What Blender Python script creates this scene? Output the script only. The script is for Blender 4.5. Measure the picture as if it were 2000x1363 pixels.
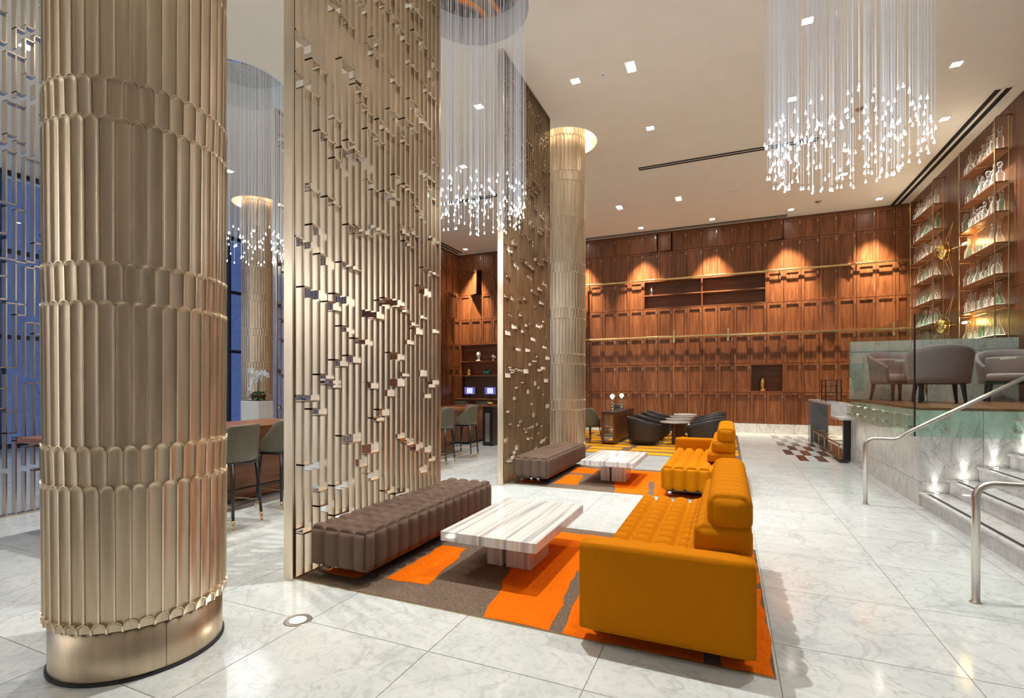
import bpy, bmesh, math, random
from mathutils import Vector, Matrix
random.seed(7)
PI = math.pi
sc = bpy.context.scene
C = sc.collection
for o in list(bpy.data.objects): bpy.data.objects.remove(o)

# ------------------------------------------------------------------ camera
cam_d = bpy.data.cameras.new('camera'); cam = bpy.data.objects.new('camera', cam_d); C.objects.link(cam)
cam.location = (0, 0, 1.5)
cam.rotation_euler = (PI/2, 0, math.atan2(422, 974))
cam_d.sensor_width = 36; cam_d.lens = 974*36/2000
cam_d.shift_y = 68.5/2000
cam_d.clip_start = .05; cam_d.clip_end = 200
sc.camera = cam
# ------------------------------------------------------------------ world, exposure
w = bpy.data.worlds.new('dusk'); sc.world = w; w.use_nodes = True
w.node_tree.nodes['Background'].inputs[0].default_value = (.15, .22, .44, 1)
w.node_tree.nodes['Background'].inputs[1].default_value = 1.0
sc.view_settings.view_transform = 'Standard'; sc.view_settings.look = 'None'
sc.view_settings.gamma = 1; sc.view_settings.use_curve_mapping = False
sc.view_settings.exposure = .39
sc.cycles.max_bounces = 8; sc.cycles.diffuse_bounces = 4; sc.cycles.glossy_bounces = 3; sc.cycles.transmission_bounces = 2; sc.cycles.transparent_max_bounces = 14
WARM = (1, .80, .58); NEUT = (1, .965, .90)
CEIL = 6.48; YB = 17.0; XR = 4.6; XL = -9.6; XW = -15.4

# ------------------------------------------------------------------ mesh builder
class MB:
    def __init__(s): s.v = []; s.f = []
    def add(s, vs, fs):
        n = len(s.v); s.v += [tuple(p) for p in vs]; s.f += [tuple(i+n for i in q) for q in fs]; return s
    def box(s, x0, x1, y0, y1, z0, z1):
        return s.add([(x0,y0,z0),(x1,y0,z0),(x1,y1,z0),(x0,y1,z0),(x0,y0,z1),(x1,y0,z1),(x1,y1,z1),(x0,y1,z1)],
              [(0,3,2,1),(4,5,6,7),(0,1,5,4),(1,2,6,5),(2,3,7,6),(3,0,4,7)])
    def quad(s, a, b, c, d): return s.add([a,b,c,d], [(0,1,2,3)])
    def lathe(s, prof, n=20, c=(0,0,0), cap=True):
        vs = []; fs = []
        for r, z in prof:
            for i in range(n):
                a = 2*PI*i/n; vs.append((c[0]+r*math.cos(a), c[1]+r*math.sin(a), c[2]+z))
        m = len(prof)
        for j in range(m-1):
            for i in range(n):
                k = (i+1) % n; fs.append((j*n+i, j*n+k, (j+1)*n+k, (j+1)*n+i))
        if cap:
            fs.append(tuple(range(n-1, -1, -1))); fs.append(tuple((m-1)*n+i for i in range(n)))
        return s.add(vs, fs)
    def tube(s, pts, r, n=8, caps=True):
        pts = [Vector(p) for p in pts]; vs = []; fs = []; m = len(pts); up = None
        for j, p in enumerate(pts):
            if j == 0: d = pts[1]-p
            elif j == m-1: d = p-pts[-2]
            else: d = (pts[j+1]-p).normalized()+(p-pts[j-1]).normalized()
            d.normalize()
            if up is None: up = Vector((0,0,1)) if abs(d.z) < .9 else Vector((1,0,0))
            a = d.cross(up)
            if a.length < 1e-5: a = d.orthogonal()
            a.normalize(); b = a.cross(d); up = b
            rr = r[j] if isinstance(r, (list, tuple)) else r
            for i in range(n):
                t = 2*PI*i/n; vs.append(p+a*math.cos(t)*rr+b*math.sin(t)*rr)
        for j in range(m-1):
            for i in range(n):
                k = (i+1) % n; fs.append((j*n+i, j*n+k, (j+1)*n+k, (j+1)*n+i))
        if caps: fs.append(tuple(range(n-1, -1, -1))); fs.append(tuple((m-1)*n+i for i in range(n)))
        return s.add(vs, fs)
    def grid(s, P, closed_u=False):
        nv = len(P); nu = len(P[0]); vs = [p for row in P for p in row]; fs = []
        for j in range(nv-1):
            for i in range(nu if closed_u else nu-1):
                k = (i+1) % nu; fs.append((j*nu+i, j*nu+k, (j+1)*nu+k, (j+1)*nu+i))
        return s.add(vs, fs)
    def prism(s, pts, z0, z1):
        n = len(pts); vs = [(x,y,z0) for x,y in pts]+[(x,y,z1) for x,y in pts]
        fs = [tuple(range(n-1,-1,-1)), tuple(range(n, 2*n))]+[(i,(i+1)%n,n+(i+1)%n,n+i) for i in range(n)]
        return s.add(vs, fs)
    def mesh(s, name, m=None, smooth=False, bevel=0, seg=2, fix=False):
        me = bpy.data.meshes.new(name); me.from_pydata(s.v, [], s.f)
        if bevel or fix:
            bm = bmesh.new(); bm.from_mesh(me)
            if fix: bmesh.ops.remove_doubles(bm, verts=bm.verts, dist=1e-5)
            if fix: bmesh.ops.recalc_face_normals(bm, faces=bm.faces)
            if bevel: bmesh.ops.bevel(bm, geom=[e for e in bm.edges if e.calc_face_angle(0) > .5], offset=bevel, segments=seg, affect='EDGES', profile=.5)
            bm.to_mesh(me); bm.free()
        if smooth:
            me.polygons.foreach_set('use_smooth', [True]*len(me.polygons))
            if smooth == 2: me.set_sharp_from_angle(angle=.9)
        if m: me.materials.append(m)
        me.update(); return me
    def build(s, name, m, parent=None, smooth=False, bevel=0, seg=2, loc=(0,0,0), rz=0, fix=False):
        return link(name, s.mesh(name, m, smooth, bevel, seg, fix), parent, loc, rz)
def link(name, me, parent=None, loc=(0,0,0), rz=0):
    o = bpy.data.objects.new(name, me); C.objects.link(o); o.parent = parent
    o.location = loc; o.rotation_euler = (0,0,rz); return o
def tag(o, label, cat, group=None):
    o['label'] = label; o['category'] = cat
    if group: o['group'] = group
    return o
def thing(name, label, cat, loc=(0,0,0), rz=0, group=None):
    o = bpy.data.objects.new(name, None); C.objects.link(o); o.empty_display_size = .1
    o.location = loc; o.rotation_euler = (0,0,rz); return tag(o, label, cat, group)
def struct(o): o['kind'] = 'structure'; return o
def copy_tree(o, parent=None):
    c = o.copy(); C.objects.link(c); c.parent = parent
    for ch in list(o.children): copy_tree(ch, c)
    return c
def spot(name, loc, target, power, color, size=70, blend=.5, radius=.05, parent=None):
    d = bpy.data.lights.new(name, 'SPOT'); d.energy = power; d.color = color; d.spot_size = math.radians(size); d.spot_blend = blend; d.shadow_soft_size = radius
    o = bpy.data.objects.new(name, d); C.objects.link(o); o.location = loc; o.parent = parent
    o.rotation_euler = (Vector(target)-Vector(loc)).to_track_quat('-Z', 'Y').to_euler(); return o
def plight(name, loc, power, color, radius=.05, parent=None):
    d = bpy.data.lights.new(name, 'POINT'); d.energy = power; d.color = color; d.shadow_soft_size = radius
    o = bpy.data.objects.new(name, d); C.objects.link(o); o.location = loc; o.parent = parent; return o

# ------------------------------------------------------------------ materials
def newmat(name):
    m = bpy.data.materials.new(name); m.use_nodes = True; nt = m.node_tree
    return m, nt, nt.nodes['Principled BSDF']
def N(nt, t, **kw):
    n = nt.nodes.new(t)
    for k, v in kw.items():
        if k in n.inputs: n.inputs[k].default_value = v
        else: setattr(n, k, v)
    return n
def ramp(nt, fac, stops):
    r = nt.nodes.new('ShaderNodeValToRGB'); e = r.color_ramp.elements
    while len(e) < len(stops): e.new(.5)
    for i, (p, c) in enumerate(stops): e[i].position = p; e[i].color = (*c, 1) if len(c) == 3 else c
    nt.links.new(fac, r.inputs[0]); return r.outputs[0]
def coords(nt, scale=(1,1,1), rnd=0):
    tc = N(nt, 'ShaderNodeTexCoord'); mp = N(nt, 'ShaderNodeMapping'); mp.inputs['Scale'].default_value = scale
    nt.links.new(tc.outputs['Object'], mp.inputs[0])
    if rnd:
        oi = N(nt, 'ShaderNodeObjectInfo'); mu = N(nt, 'ShaderNodeMath', operation='MULTIPLY'); mu.inputs[1].default_value = rnd
        nt.links.new(oi.outputs['Random'], mu.inputs[0]); cb = N(nt, 'ShaderNodeCombineXYZ')
        for i in range(3): nt.links.new(mu.outputs[0], cb.inputs[i])
        nt.links.new(cb.outputs[0], mp.inputs['Location'])
    return mp.outputs[0]
def bump(nt, b, h, strength, dist=.01):
    n = N(nt, 'ShaderNodeBump'); n.inputs['Strength'].default_value = strength; n.inputs['Distance'].default_value = dist
    nt.links.new(h, n.inputs['Height']); nt.links.new(n.outputs[0], b.inputs['Normal'])
def plain(name, col, rough=.5, metal=0, spec=.5, emit=None, es=0, nscale=None, namt=.12, bmp=0):
    m, nt, b = newmat(name)
    b.inputs['Base Color'].default_value = (*col, 1); b.inputs['Roughness'].default_value = rough; b.inputs['Metallic'].default_value = metal
    b.inputs['Specular IOR Level'].default_value = spec
    if emit: b.inputs['Emission Color'].default_value = (*emit, 1); b.inputs['Emission Strength'].default_value = es
    nz = N(nt, 'ShaderNodeTexNoise'); nz.inputs['Scale'].default_value = nscale or 6; nz.inputs['Detail'].default_value = 4
    nt.links.new(coords(nt, rnd=10), nz.inputs[0])
    lo = tuple(c*(1-namt) for c in col); hi = tuple(min(1, c*(1+namt)) for c in col)
    nt.links.new(ramp(nt, nz.outputs[0], [(.3, lo), (.7, hi)]), b.inputs['Base Color'])
    if bmp: bump(nt, b, nz.outputs[0], bmp, .004)
    return m
def metal(name, col, rough, nscale=14, streak=(1,1,.15)):
    m, nt, b = newmat(name); b.inputs['Metallic'].default_value = 1
    nz = N(nt, 'ShaderNodeTexNoise'); nz.inputs['Scale'].default_value = nscale; nz.inputs['Detail'].default_value = 5
    nt.links.new(coords(nt, streak, 10), nz.inputs[0])
    nt.links.new(ramp(nt, nz.outputs[0], [(.3, tuple(c*.86 for c in col)), (.7, tuple(min(1,c*1.1) for c in col))]), b.inputs['Base Color'])
    mr = N(nt, 'ShaderNodeMapRange'); mr.inputs['To Min'].default_value = rough*.85; mr.inputs['To Max'].default_value = rough*1.2
    nt.links.new(nz.outputs[0], mr.inputs[0]); nt.links.new(mr.outputs[0], b.inputs['Roughness'])
    return m
def marble(name, base, vein, scale=1.0, rough=.12, rnd=60, vamt=.5, stretch=(1,1,1)):
    m, nt, b = newmat(name); b.inputs['Roughness'].default_value = rough
    co = coords(nt, stretch, rnd)
    n1 = N(nt, 'ShaderNodeTexNoise'); n1.inputs['Scale'].default_value = 2.2*scale; n1.inputs['Detail'].default_value = 9; n1.inputs['Roughness'].default_value = .62; n1.inputs['Distortion'].default_value = 1.2
    n2 = N(nt, 'ShaderNodeTexNoise'); n2.inputs['Scale'].default_value = 1.1*scale; n2.inputs['Detail'].default_value = 7; n2.inputs['Distortion'].default_value = 2.2
    n3 = N(nt, 'ShaderNodeTexNoise'); n3.inputs['Scale'].default_value = 9*scale; n3.inputs['Detail'].default_value = 6; n3.inputs['Distortion'].default_value = 3
    for n in (n1, n2, n3): nt.links.new(co, n.inputs[0])
    mid = tuple(a*.62+v*.38 for a, v in zip(base, vein))
    c1 = ramp(nt, n1.outputs[0], [(.34, mid), (.62, base)])
    c3 = ramp(nt, n3.outputs[0], [(.38, (.86,.86,.86)), (.5, (1,1,1))])
    s = N(nt, 'ShaderNodeMath', operation='SUBTRACT'); s.inputs[1].default_value = .5; nt.links.new(n2.outputs[0], s.inputs[0])
    a = N(nt, 'ShaderNodeMath', operation='ABSOLUTE'); nt.links.new(s.outputs[0], a.inputs[0])
    c2 = ramp(nt, a.outputs[0], [(0, (1-vamt,)*3), (.018, (1,1,1))])
    x = N(nt, 'ShaderNodeMix', data_type='RGBA', blend_type='MULTIPLY'); x.inputs[0].default_value = 1
    nt.links.new(c1, x.inputs[6]); nt.links.new(c2, x.inputs[7])
    y = N(nt, 'ShaderNodeMix', data_type='RGBA', blend_type='MULTIPLY'); y.inputs[0].default_value = .8
    nt.links.new(x.outputs[2], y.inputs[6]); nt.links.new(c3, y.inputs[7])
    nt.links.new(y.outputs[2], b.inputs['Base Color']); return m
def wood(name, dark, light, rough=.38, scale=1, rnd=30, axis='z'):
    m, nt, b = newmat(name); b.inputs['Roughness'].default_value = rough
    st = {'z': (14,14,.9), 'y': (14,.9,14), 'x': (.9,14,14)}[axis]
    co = coords(nt, tuple(c*scale for c in st), rnd)
    n1 = N(nt, 'ShaderNodeTexNoise'); n1.inputs['Scale'].default_value = 1; n1.inputs['Detail'].default_value = 6; n1.inputs['Distortion'].default_value = .8
    nt.links.new(co, n1.inputs[0])
    n2 = N(nt, 'ShaderNodeTexNoise'); n2.inputs['Scale'].default_value = 5; n2.inputs['Detail'].default_value = 3; nt.links.new(co, n2.inputs[0])
    c1 = ramp(nt, n1.outputs[0], [(.3, dark), (.52, tuple((a+c)/2 for a, c in zip(dark, light))), (.7, light)])
    c2 = ramp(nt, n2.outputs[0], [(.35, (.72,.7,.68)), (.6, (1,1,1))])
    oi = N(nt, 'ShaderNodeObjectInfo'); c4 = ramp(nt, oi.outputs['Random'], [(0, (.8,.78,.76)), (1, (1.0,1.0,1.0))])
    x = N(nt, 'ShaderNodeMix', data_type='RGBA', blend_type='MULTIPLY'); x.inputs[0].default_value = 1
    nt.links.new(c1, x.inputs[6]); nt.links.new(c2, x.inputs[7])
    y = N(nt, 'ShaderNodeMix', data_type='RGBA', blend_type='MULTIPLY'); y.inputs[0].default_value = 1
    nt.links.new(x.outputs[2], y.inputs[6]); nt.links.new(c4, y.inputs[7])
    nt.links.new(y.outputs[2], b.inputs['Base Color']); return m
def fabric(name, col, rough=.85, scale=220, sheen=.2, namt=.12):
    m, nt, b = newmat(name); b.inputs['Roughness'].default_value = rough; b.inputs['Specular IOR Level'].default_value = .08
    b.inputs['Sheen Weight'].default_value = sheen
    nz = N(nt, 'ShaderNodeTexNoise'); nz.inputs['Scale'].default_value = scale; nz.inputs['Detail'].default_value = 2
    nt.links.new(coords(nt, rnd=5), nz.inputs[0])
    nt.links.new(ramp(nt, nz.outputs[0], [(.3, tuple(c*(1-namt) for c in col)), (.7, tuple(c*(1+namt) for c in col))]), b.inputs['Base Color'])
    bump(nt, b, nz.outputs[0], .25, .002); return m
def carpet(name, col, scale=90, namt=.3, st=(1,1,1)):
    m, nt, b = newmat(name); b.inputs['Roughness'].default_value = .95; b.inputs['Specular IOR Level'].default_value = .1
    nz = N(nt, 'ShaderNodeTexNoise'); nz.inputs['Scale'].default_value = scale; nz.inputs['Detail'].default_value = 4
    nt.links.new(coords(nt, st), nz.inputs[0])
    nt.links.new(ramp(nt, nz.outputs[0], [(.32, tuple(c*(1-namt) for c in col)), (.68, tuple(c*(1+namt) for c in col))]), b.inputs['Base Color'])
    bump(nt, b, nz.outputs[0], .5, .006); return m
def thin_glass(name, tint, refl=1.0, rough=.0, milky=0):
    m, nt, b = newmat(name); nt.nodes.remove(b); out = nt.nodes['Material Output']
    t = N(nt, 'ShaderNodeBsdfTransparent'); t.inputs[0].default_value = (*tint, 1)
    g = N(nt, 'ShaderNodeBsdfGlossy'); g.inputs['Roughness'].default_value = rough; g.inputs[0].default_value = (refl,)*3+(1,)
    fr = N(nt, 'ShaderNodeFresnel'); fr.inputs[0].default_value = 1.45
    ge = N(nt, 'ShaderNodeNewGeometry'); inv = N(nt, 'ShaderNodeMath', operation='SUBTRACT'); inv.inputs[0].default_value = 1; nt.links.new(ge.outputs['Backfacing'], inv.inputs[1])
    mu = N(nt, 'ShaderNodeMath', operation='MULTIPLY'); nt.links.new(fr.outputs[0], mu.inputs[0]); nt.links.new(inv.outputs[0], mu.inputs[1])
    x = N(nt, 'ShaderNodeMixShader'); nt.links.new(mu.outputs[0], x.inputs[0]); nt.links.new(t.outputs[0], x.inputs[1]); nt.links.new(g.outputs[0], x.inputs[2])
    res = x.outputs[0]
    if milky:
        lw_ = N(nt, 'ShaderNodeLayerWeight'); lw_.inputs[0].default_value = .35; mr = N(nt, 'ShaderNodeMapRange'); mr.inputs['From Min'].default_value = .15; mr.inputs['From Max'].default_value = .9; mr.inputs['To Min'].default_value = .05; mr.inputs['To Max'].default_value = milky
        nt.links.new(lw_.outputs['Facing'], mr.inputs[0])
        d = N(nt, 'ShaderNodeBsdfTranslucent'); d.inputs[0].default_value = (.95,.95,.92,1); d2 = N(nt, 'ShaderNodeBsdfDiffuse'); d2.inputs[0].default_value = (.95,.95,.92,1)
        y = N(nt, 'ShaderNodeMixShader'); nt.links.new(d.outputs[0], y.inputs[1]); nt.links.new(d2.outputs[0], y.inputs[2])
        z = N(nt, 'ShaderNodeMixShader'); nt.links.new(mr.outputs[0], z.inputs[0]); nt.links.new(res, z.inputs[1]); nt.links.new(y.outputs[0], z.inputs[2]); res = z.outputs[0]
    nt.links.new(res, out.inputs[0]); return m
def emis(name, col, s):
    m, nt, b = newmat(name); b.inputs['Base Color'].default_value = (*col, 1); b.inputs['Emission Color'].default_value = (*col, 1); b.inputs['Emission Strength'].default_value = s
    nz = N(nt, 'ShaderNodeTexNoise'); nt.links.new(ramp(nt, nz.outputs[0], [(.2, tuple(c*.97 for c in col)), (.8, col)]), b.inputs['Base Color']); return m
def onyx(name):
    m, nt, b = newmat(name); b.inputs['Roughness'].default_value = .1
    co = coords(nt, (16,.35,.35), 0)
    n1 = N(nt, 'ShaderNodeTexNoise'); n1.inputs['Scale'].default_value = 1; n1.inputs['Detail'].default_value = 5; n1.inputs['Roughness'].default_value = .65
    nt.links.new(co, n1.inputs[0])
    nt.links.new(ramp(nt, n1.outputs[0], [(.33, (.30,.30,.34)), (.42, (.55,.54,.55)), (.5, (.78,.77,.74)), (.56, (.86,.86,.83)), (.66, (.70,.67,.60)), (.74, (.86,.85,.82))]), b.inputs['Base Color'])
    return m
M = dict(
 bronze=metal('champagne_bronze', (.66,.535,.39), .36), bronze_rim=metal('bronze_rim_highlight', (.92,.79,.61), .30),  # rims lighter than the flutes: caught highlights painted into the bronze
 bronze_screen=metal('screen_bronze', (.70,.58,.45), .24),
 plaster=plain('ceiling_plaster', (.82,.775,.685), .9, nscale=3, namt=.02),
 white=plain('white_paint', (.8,.79,.76), .6, namt=.03),
 joint=plain('floor_joint', (.36,.30,.23), .8),
 tile=marble('floor_marble', (.61,.65,.645), (.40,.435,.445), 1.0, .10, 60, .18),
 tile_far=marble('floor_marble_far', (.61,.65,.645), (.41,.44,.45), 1.0, .12, 0, .18),
 gmarble=marble('grey_marble', (.70,.70,.69), (.34,.36,.38), 1.6, .16, 40, .3, (1,1,.6)),
 dmarble=marble('dark_marble', (.05,.05,.055), (.01,.01,.012), 1.5, .1, 20, .1),
 smarble=marble('slate_marble', (.24,.26,.30), (.10,.11,.13), 1.5, .15, 20, .2),
 bmarble=marble('brown_marble', (.12,.05,.035), (.03,.015,.012), 2, .1, 20, .1),
 onyx=onyx('striped_onyx'),
 walnut=wood('walnut', (.15,.046,.016), (.37,.14,.052), .36),
 walnut_h=wood('walnut_horizontal', (.13,.042,.016), (.33,.125,.05), .4, axis='x'),
 walnut_y=wood('walnut_lengthwise', (.22,.075,.03), (.40,.16,.07), .28, axis='y'),
 walnut_d=wood('walnut_dark', (.10,.034,.014), (.28,.105,.045), .4),
 brass=metal('brass', (.80,.58,.27), .22),
 abrass=metal('aged_brass', (.48,.37,.20), .35),
 gold=metal('polished_gold', (.95,.68,.25), .08),
 steel=metal('brushed_steel', (.66,.62,.57), .3),
 chrome=metal('chrome', (.85,.85,.86), .06),
 mirror=metal('mirror', (.80,.80,.80), .02),
 ochre=fabric('ochre_fabric', (.52,.168,.001), namt=.10, sheen=0),
 taupe_f=fabric('taupe_fabric', (.145,.098,.075), sheen=0),
 mauve=fabric('mauve_fabric', (.30,.22,.245), .75),
 mauve_l=fabric('mauve_cushion_fabric', (.42,.31,.31), .75),
 olive=plain('olive_leather', (.125,.118,.080), .5, nscale=30, namt=.12),
 charcoal=plain('charcoal_leather', (.045,.045,.047), .45, nscale=30, namt=.15),
 black=plain('black_lacquer', (.012,.012,.015), .3),
 blackgap=plain('black_recess', (.010,.009,.008), .9),
 rug_t=carpet('taupe_carpet', (.155,.112,.085), 60, .38, (3,.7,1)),
 rug_o=carpet('orange_carpet', (.72,.135,.0015), 70, .13),
 rug_y=carpet('yellow_carpet', (.80,.34,.012), 70, .18),
 glass=thin_glass('green_glass', (.85,.945,.895)),
 pane=thin_glass('window_glass', (.9,.95,1.0)),
 crystal=thin_glass('decanter_glass', (.95,.96,.95), 1.0, .03, .8),
 cgreen=thin_glass('green_decanter_glass', (.65,.85,.70), 1.0, .03, .6),
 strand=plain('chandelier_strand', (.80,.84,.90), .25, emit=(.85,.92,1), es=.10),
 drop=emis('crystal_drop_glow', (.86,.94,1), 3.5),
 lamp=emis('lamp_lens', (1,.92,.8), 45),
 warmlamp=emis('warm_lamp', (1,.72,.38), 30),
 led=emis('shelf_led', (1,.90,.72), 5),
 cove=emis('cove_light', (1,.84,.62), 14),
 screen=emis('monitor_screen', (.13,.10,.45), .6),
 screen2=emis('monitor_window', (.5,.6,.85), .8),
 leaf=plain('orchid_leaf', (.06,.16,.04), .5),
 petal=plain('orchid_petal', (.92,.90,.89), .6, namt=.04),
 bark=plain('potting_bark', (.10,.055,.03), .9, nscale=60, namt=.5),
 porcelain=plain('porcelain', (.8,.79,.76), .25, namt=.03),
 teal=plain('teal_glaze', (.02,.32,.30), .25),
 canopy=None, frame=plain('window_frame', (.02,.03,.05), .5),
 rubber=plain('dark_strip', (.03,.03,.035), .6),
 night=emis('street_sign_white', (.9,.95,1), 3.0),
 green=emis('street_sign_green', (.05,.8,.3), 2.0),
 purple=emis('street_panel_purple', (.20,.10,.35), .6),
 facade=plain('street_facade', (.40,.42,.5), .8),
)

def canopy_mat():  # orange and brown bands painted in as the reflection of the mirrored recess top
    m, nt, b = newmat('canopy_painted_reflection'); b.inputs['Roughness'].default_value = .3
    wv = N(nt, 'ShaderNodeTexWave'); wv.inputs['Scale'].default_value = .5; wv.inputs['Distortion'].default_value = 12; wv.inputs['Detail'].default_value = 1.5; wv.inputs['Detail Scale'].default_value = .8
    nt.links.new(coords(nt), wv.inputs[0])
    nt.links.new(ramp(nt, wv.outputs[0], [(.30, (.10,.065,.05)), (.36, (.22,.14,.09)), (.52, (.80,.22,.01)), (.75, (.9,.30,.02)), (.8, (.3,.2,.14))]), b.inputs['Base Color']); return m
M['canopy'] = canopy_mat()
# ================================================================== SETTING
# floor: base slab with recessed joints, marble tiles as children
base = MB().box(-16, 7, -6, 17.3, -.12, -.006).build('floor', M['joint']); struct(base)
TX, TY, X0, Y0 = .893, .872, .240, 1.51
th = math.atan2(422, 974); FX, FY, RX, RY = -math.sin(th), math.cos(th), math.cos(th), math.sin(th)
RUGS = [(-3.06, .225, 2.855, 5.0), (-3.06, .225, 6.875, 8.93), (-4.6, .25, 10.75, 15.9)]
CHK = (1.13, 2.12, 11.2, 16.4)
tile_me = MB().box(-TX/2+.0025, TX/2-.0025, -TY/2+.0025, TY/2-.0025, -.02, 0).mesh('tile', M['tile'])
far = MB(); ntile = 0
def minus(rect, cuts):
    rs = [rect]
    for c in cuts:
        out = []
        for (a, b, y0, y1) in rs:
            if c[0] >= b or c[1] <= a or c[2] >= y1 or c[3] <= y0: out.append((a,b,y0,y1)); continue
            if y0 < c[2]: out.append((a,b,y0,c[2]))
            if y1 > c[3]: out.append((a,b,c[3],y1))
            m0, m1 = max(y0, c[2]), min(y1, c[3])
            if a < c[0]: out.append((a,c[0],m0,m1))
            if b > c[1]: out.append((c[1],b,m0,m1))
        rs = out
    return [r for r in rs if r[1]-r[0] > .012 and r[3]-r[2] > .012]
for i in range(-18, 8):
    for j in range(-9, 18):
        a, b = X0+TX*i+.0025, X0+TX*(i+1)-.0025; y0, y1 = Y0+TY*j+.0025, Y0+TY*(j+1)-.0025
        y1 = min(y1, YB-.02)
        if a < -15.9 or b > 6.9 or y1 < -5.5 or y1 <= y0: continue
        cx_, cy_ = (a+b)/2, (y0+y1)/2
        d = cx_*FX+cy_*FY; l = cx_*RX+cy_*RY
        near = d > .6 and d < 9.5 and abs(l)/max(d, .1) < 1.2
        parts = minus((a, b, y0, y1), RUGS+[CHK])
        whole = len(parts) == 1 and abs(parts[0][0]-a) < 1e-6 and abs(parts[0][1]-b) < 1e-6 and abs(parts[0][2]-y0) < 1e-6 and abs(parts[0][3]-y1) < 1e-6
        if near and ntile < 295:
            if whole and y1 < YB-.03: link('tile', tile_me, base, (cx_, cy_, 0)); ntile += 1
            else:
                for p in parts:
                    mx, my = (p[0]+p[1])/2, (p[2]+p[3])/2
                    MB().box(p[0]-mx, p[1]-mx, p[2]-my, p[3]-my, -.02, 0).build('tile', M['tile'], base, loc=(mx, my, 0)); ntile += 1
        else:
            for p in parts: far.box(*p, -.02, 0)
o = far.build('far_tiles', M['tile_far'], base); o['kind'] = 'stuff'
# chequered inlay in front of the counter (children of the floor)
cw = (CHK[1]-CHK[0])/6; cl = (CHK[3]-CHK[2])/6
for i in range(6):
    for j in range(6):
        m = M['tile'] if (i+j) % 2 == 0 else ([M['bmarble'], M['dmarble'], M['bmarble']][(i*2+j) % 3] if j < 4 else M['smarble'])
        MB().box(-cw/2+.002, cw/2-.002, -cl/2+.002, cl/2-.002, -.02, 0).build('inlay_tile', m, base, loc=(CHK[0]+cw*(i+.5), CHK[2]+cl*(j+.5), 0))

# ceiling with round recesses
HOLES = [(1.05,5.85,.74,'c'), (-3.1,5.85,.74,'c'), (-7.5,5.85,.74,'c'), (-3.1,1.79,.66,'k'), (-3.1,9.9,.66,'k'), (-11.95,9.9,.66,'k')]
A = .85
xs = sorted({-16, 7, *[h[0]-A for h in HOLES], *[h[0]+A for h in HOLES]}); ys = sorted({-6, 17.3, *[h[1]-A for h in HOLES], *[h[1]+A for h in HOLES]})
cm = MB(); NS = 48
for i in range(len(xs)-1):
    for j in range(len(ys)-1):
        hc = [h for h in HOLES if abs(h[0]-A-xs[i]) < 1e-6 and abs(h[1]-A-ys[j]) < 1e-6]
        if hc:
            h = hc[0]; a_, b_ = [], []
            for k in range(NS+1):
                t = 2*PI*k/NS; c_, s_ = math.cos(t), math.sin(t); q = A/max(abs(c_), abs(s_))
                a_.append((h[0]+h[2]*c_, h[1]+h[2]*s_, CEIL)); b_.append((h[0]+q*c_, h[1]+q*s_, CEIL))
            cm.grid([a_, b_])
        else: cm.quad((xs[i],ys[j],CEIL), (xs[i],ys[j+1],CEIL), (xs[i+1],ys[j+1],CEIL), (xs[i+1],ys[j],CEIL))
ceiling = cm.build('ceiling', M['plaster']); struct(ceiling)
MB().box(-16, 7, -6, 17.3, 7.3, 7.4).build('roof_slab', M['white'], ceiling)
for h in HOLES:
    dep = .42 if h[3] == 'c' else .75
    m = MB(); m.grid([[(h[0]+h[2]*math.cos(2*PI*k/NS), h[1]+h[2]*math.sin(2*PI*k/NS), z) for k in range(NS)] for z in (CEIL, CEIL+dep)], True)
    m.build('recess_ring', M['white'], ceiling, smooth=True)
    MB().lathe([(h[2], 0), (h[2], .02)], NS, (h[0], h[1], CEIL+dep)).build('recess_top', M['mirror'] if h[3] == 'c' else M['white'], ceiling)
# walls
struct(MB().box(XL, XR+.1, YB+.27, YB+.4, 0, CEIL).build('wall_back', M['walnut_d']))
struct(MB().box(XL-.2, XL, 13.4, YB+.2, 0, CEIL).build('wall_left', M['walnut_d']))
struct(MB().box(XW-.2, XL-.2, 13.4, 13.6, 0, CEIL).build('wall_alcove', M['walnut']))
wr = struct(MB().box(XR+.02, XR+.2, 7.63, YB+.2, 0, CEIL).build('wall_right', M['walnut_d']))
y = 7.63
while y < YB-.1:
    y2 = min(YB, y+1.17)
    for z0, z1 in ((0, 3.2), (3.2, CEIL)):
        MB().box(0, .025, 0, y2-y-.006, z0+.003, z1-.003).build('panel', M['walnut_d'], wr, loc=(XR-.003, y, 0))
    y = y2
struct(MB().box(XR+.2, 6.6, 7.63, 7.8, 0, CEIL).build('wall_stair', M['white']))
struct(MB().box(6.5, 6.7, -6, 7.8, 0, CEIL).build('wall_right_front', M['white']))
struct(MB().box(-16, 7, -5.7, -5.5, 0, CEIL).build('wall_front', M['white']))
# marble baseboard on the back wall
bb = MB()
for k in range(7): bb.box(-.0+.0+1.0*k-2.2, 1.0*k-1.206, YB-.085, YB-.04, 0, .295)
struct(bb.build('baseboard_back', M['gmarble']))
# window wall on the left with the dusk street outside
win = MB()
for yy in [-5.5+1.9*k for k in range(11)]: win.box(XW-.06, XW+.06, yy-.04, yy+.04, 0, CEIL)
for zz in (0.05, 2.6, 4.6, CEIL-.06): win.box(XW-.05, XW+.05, -5.5, 13.4, zz-.05, zz+.05)
win_o = struct(win.build('window_1', M['frame']))
for k in range(10):
    for z0, z1 in ((.1,2.55),(2.65,4.55),(4.65,CEIL-.12)):
        MB().box(-.006, .006, -5.5+1.9*k+.04, -5.5+1.9*(k+1)-.04, z0, z1).build('pane', M['pane'], win_o, loc=(XW,0,0))
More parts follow.
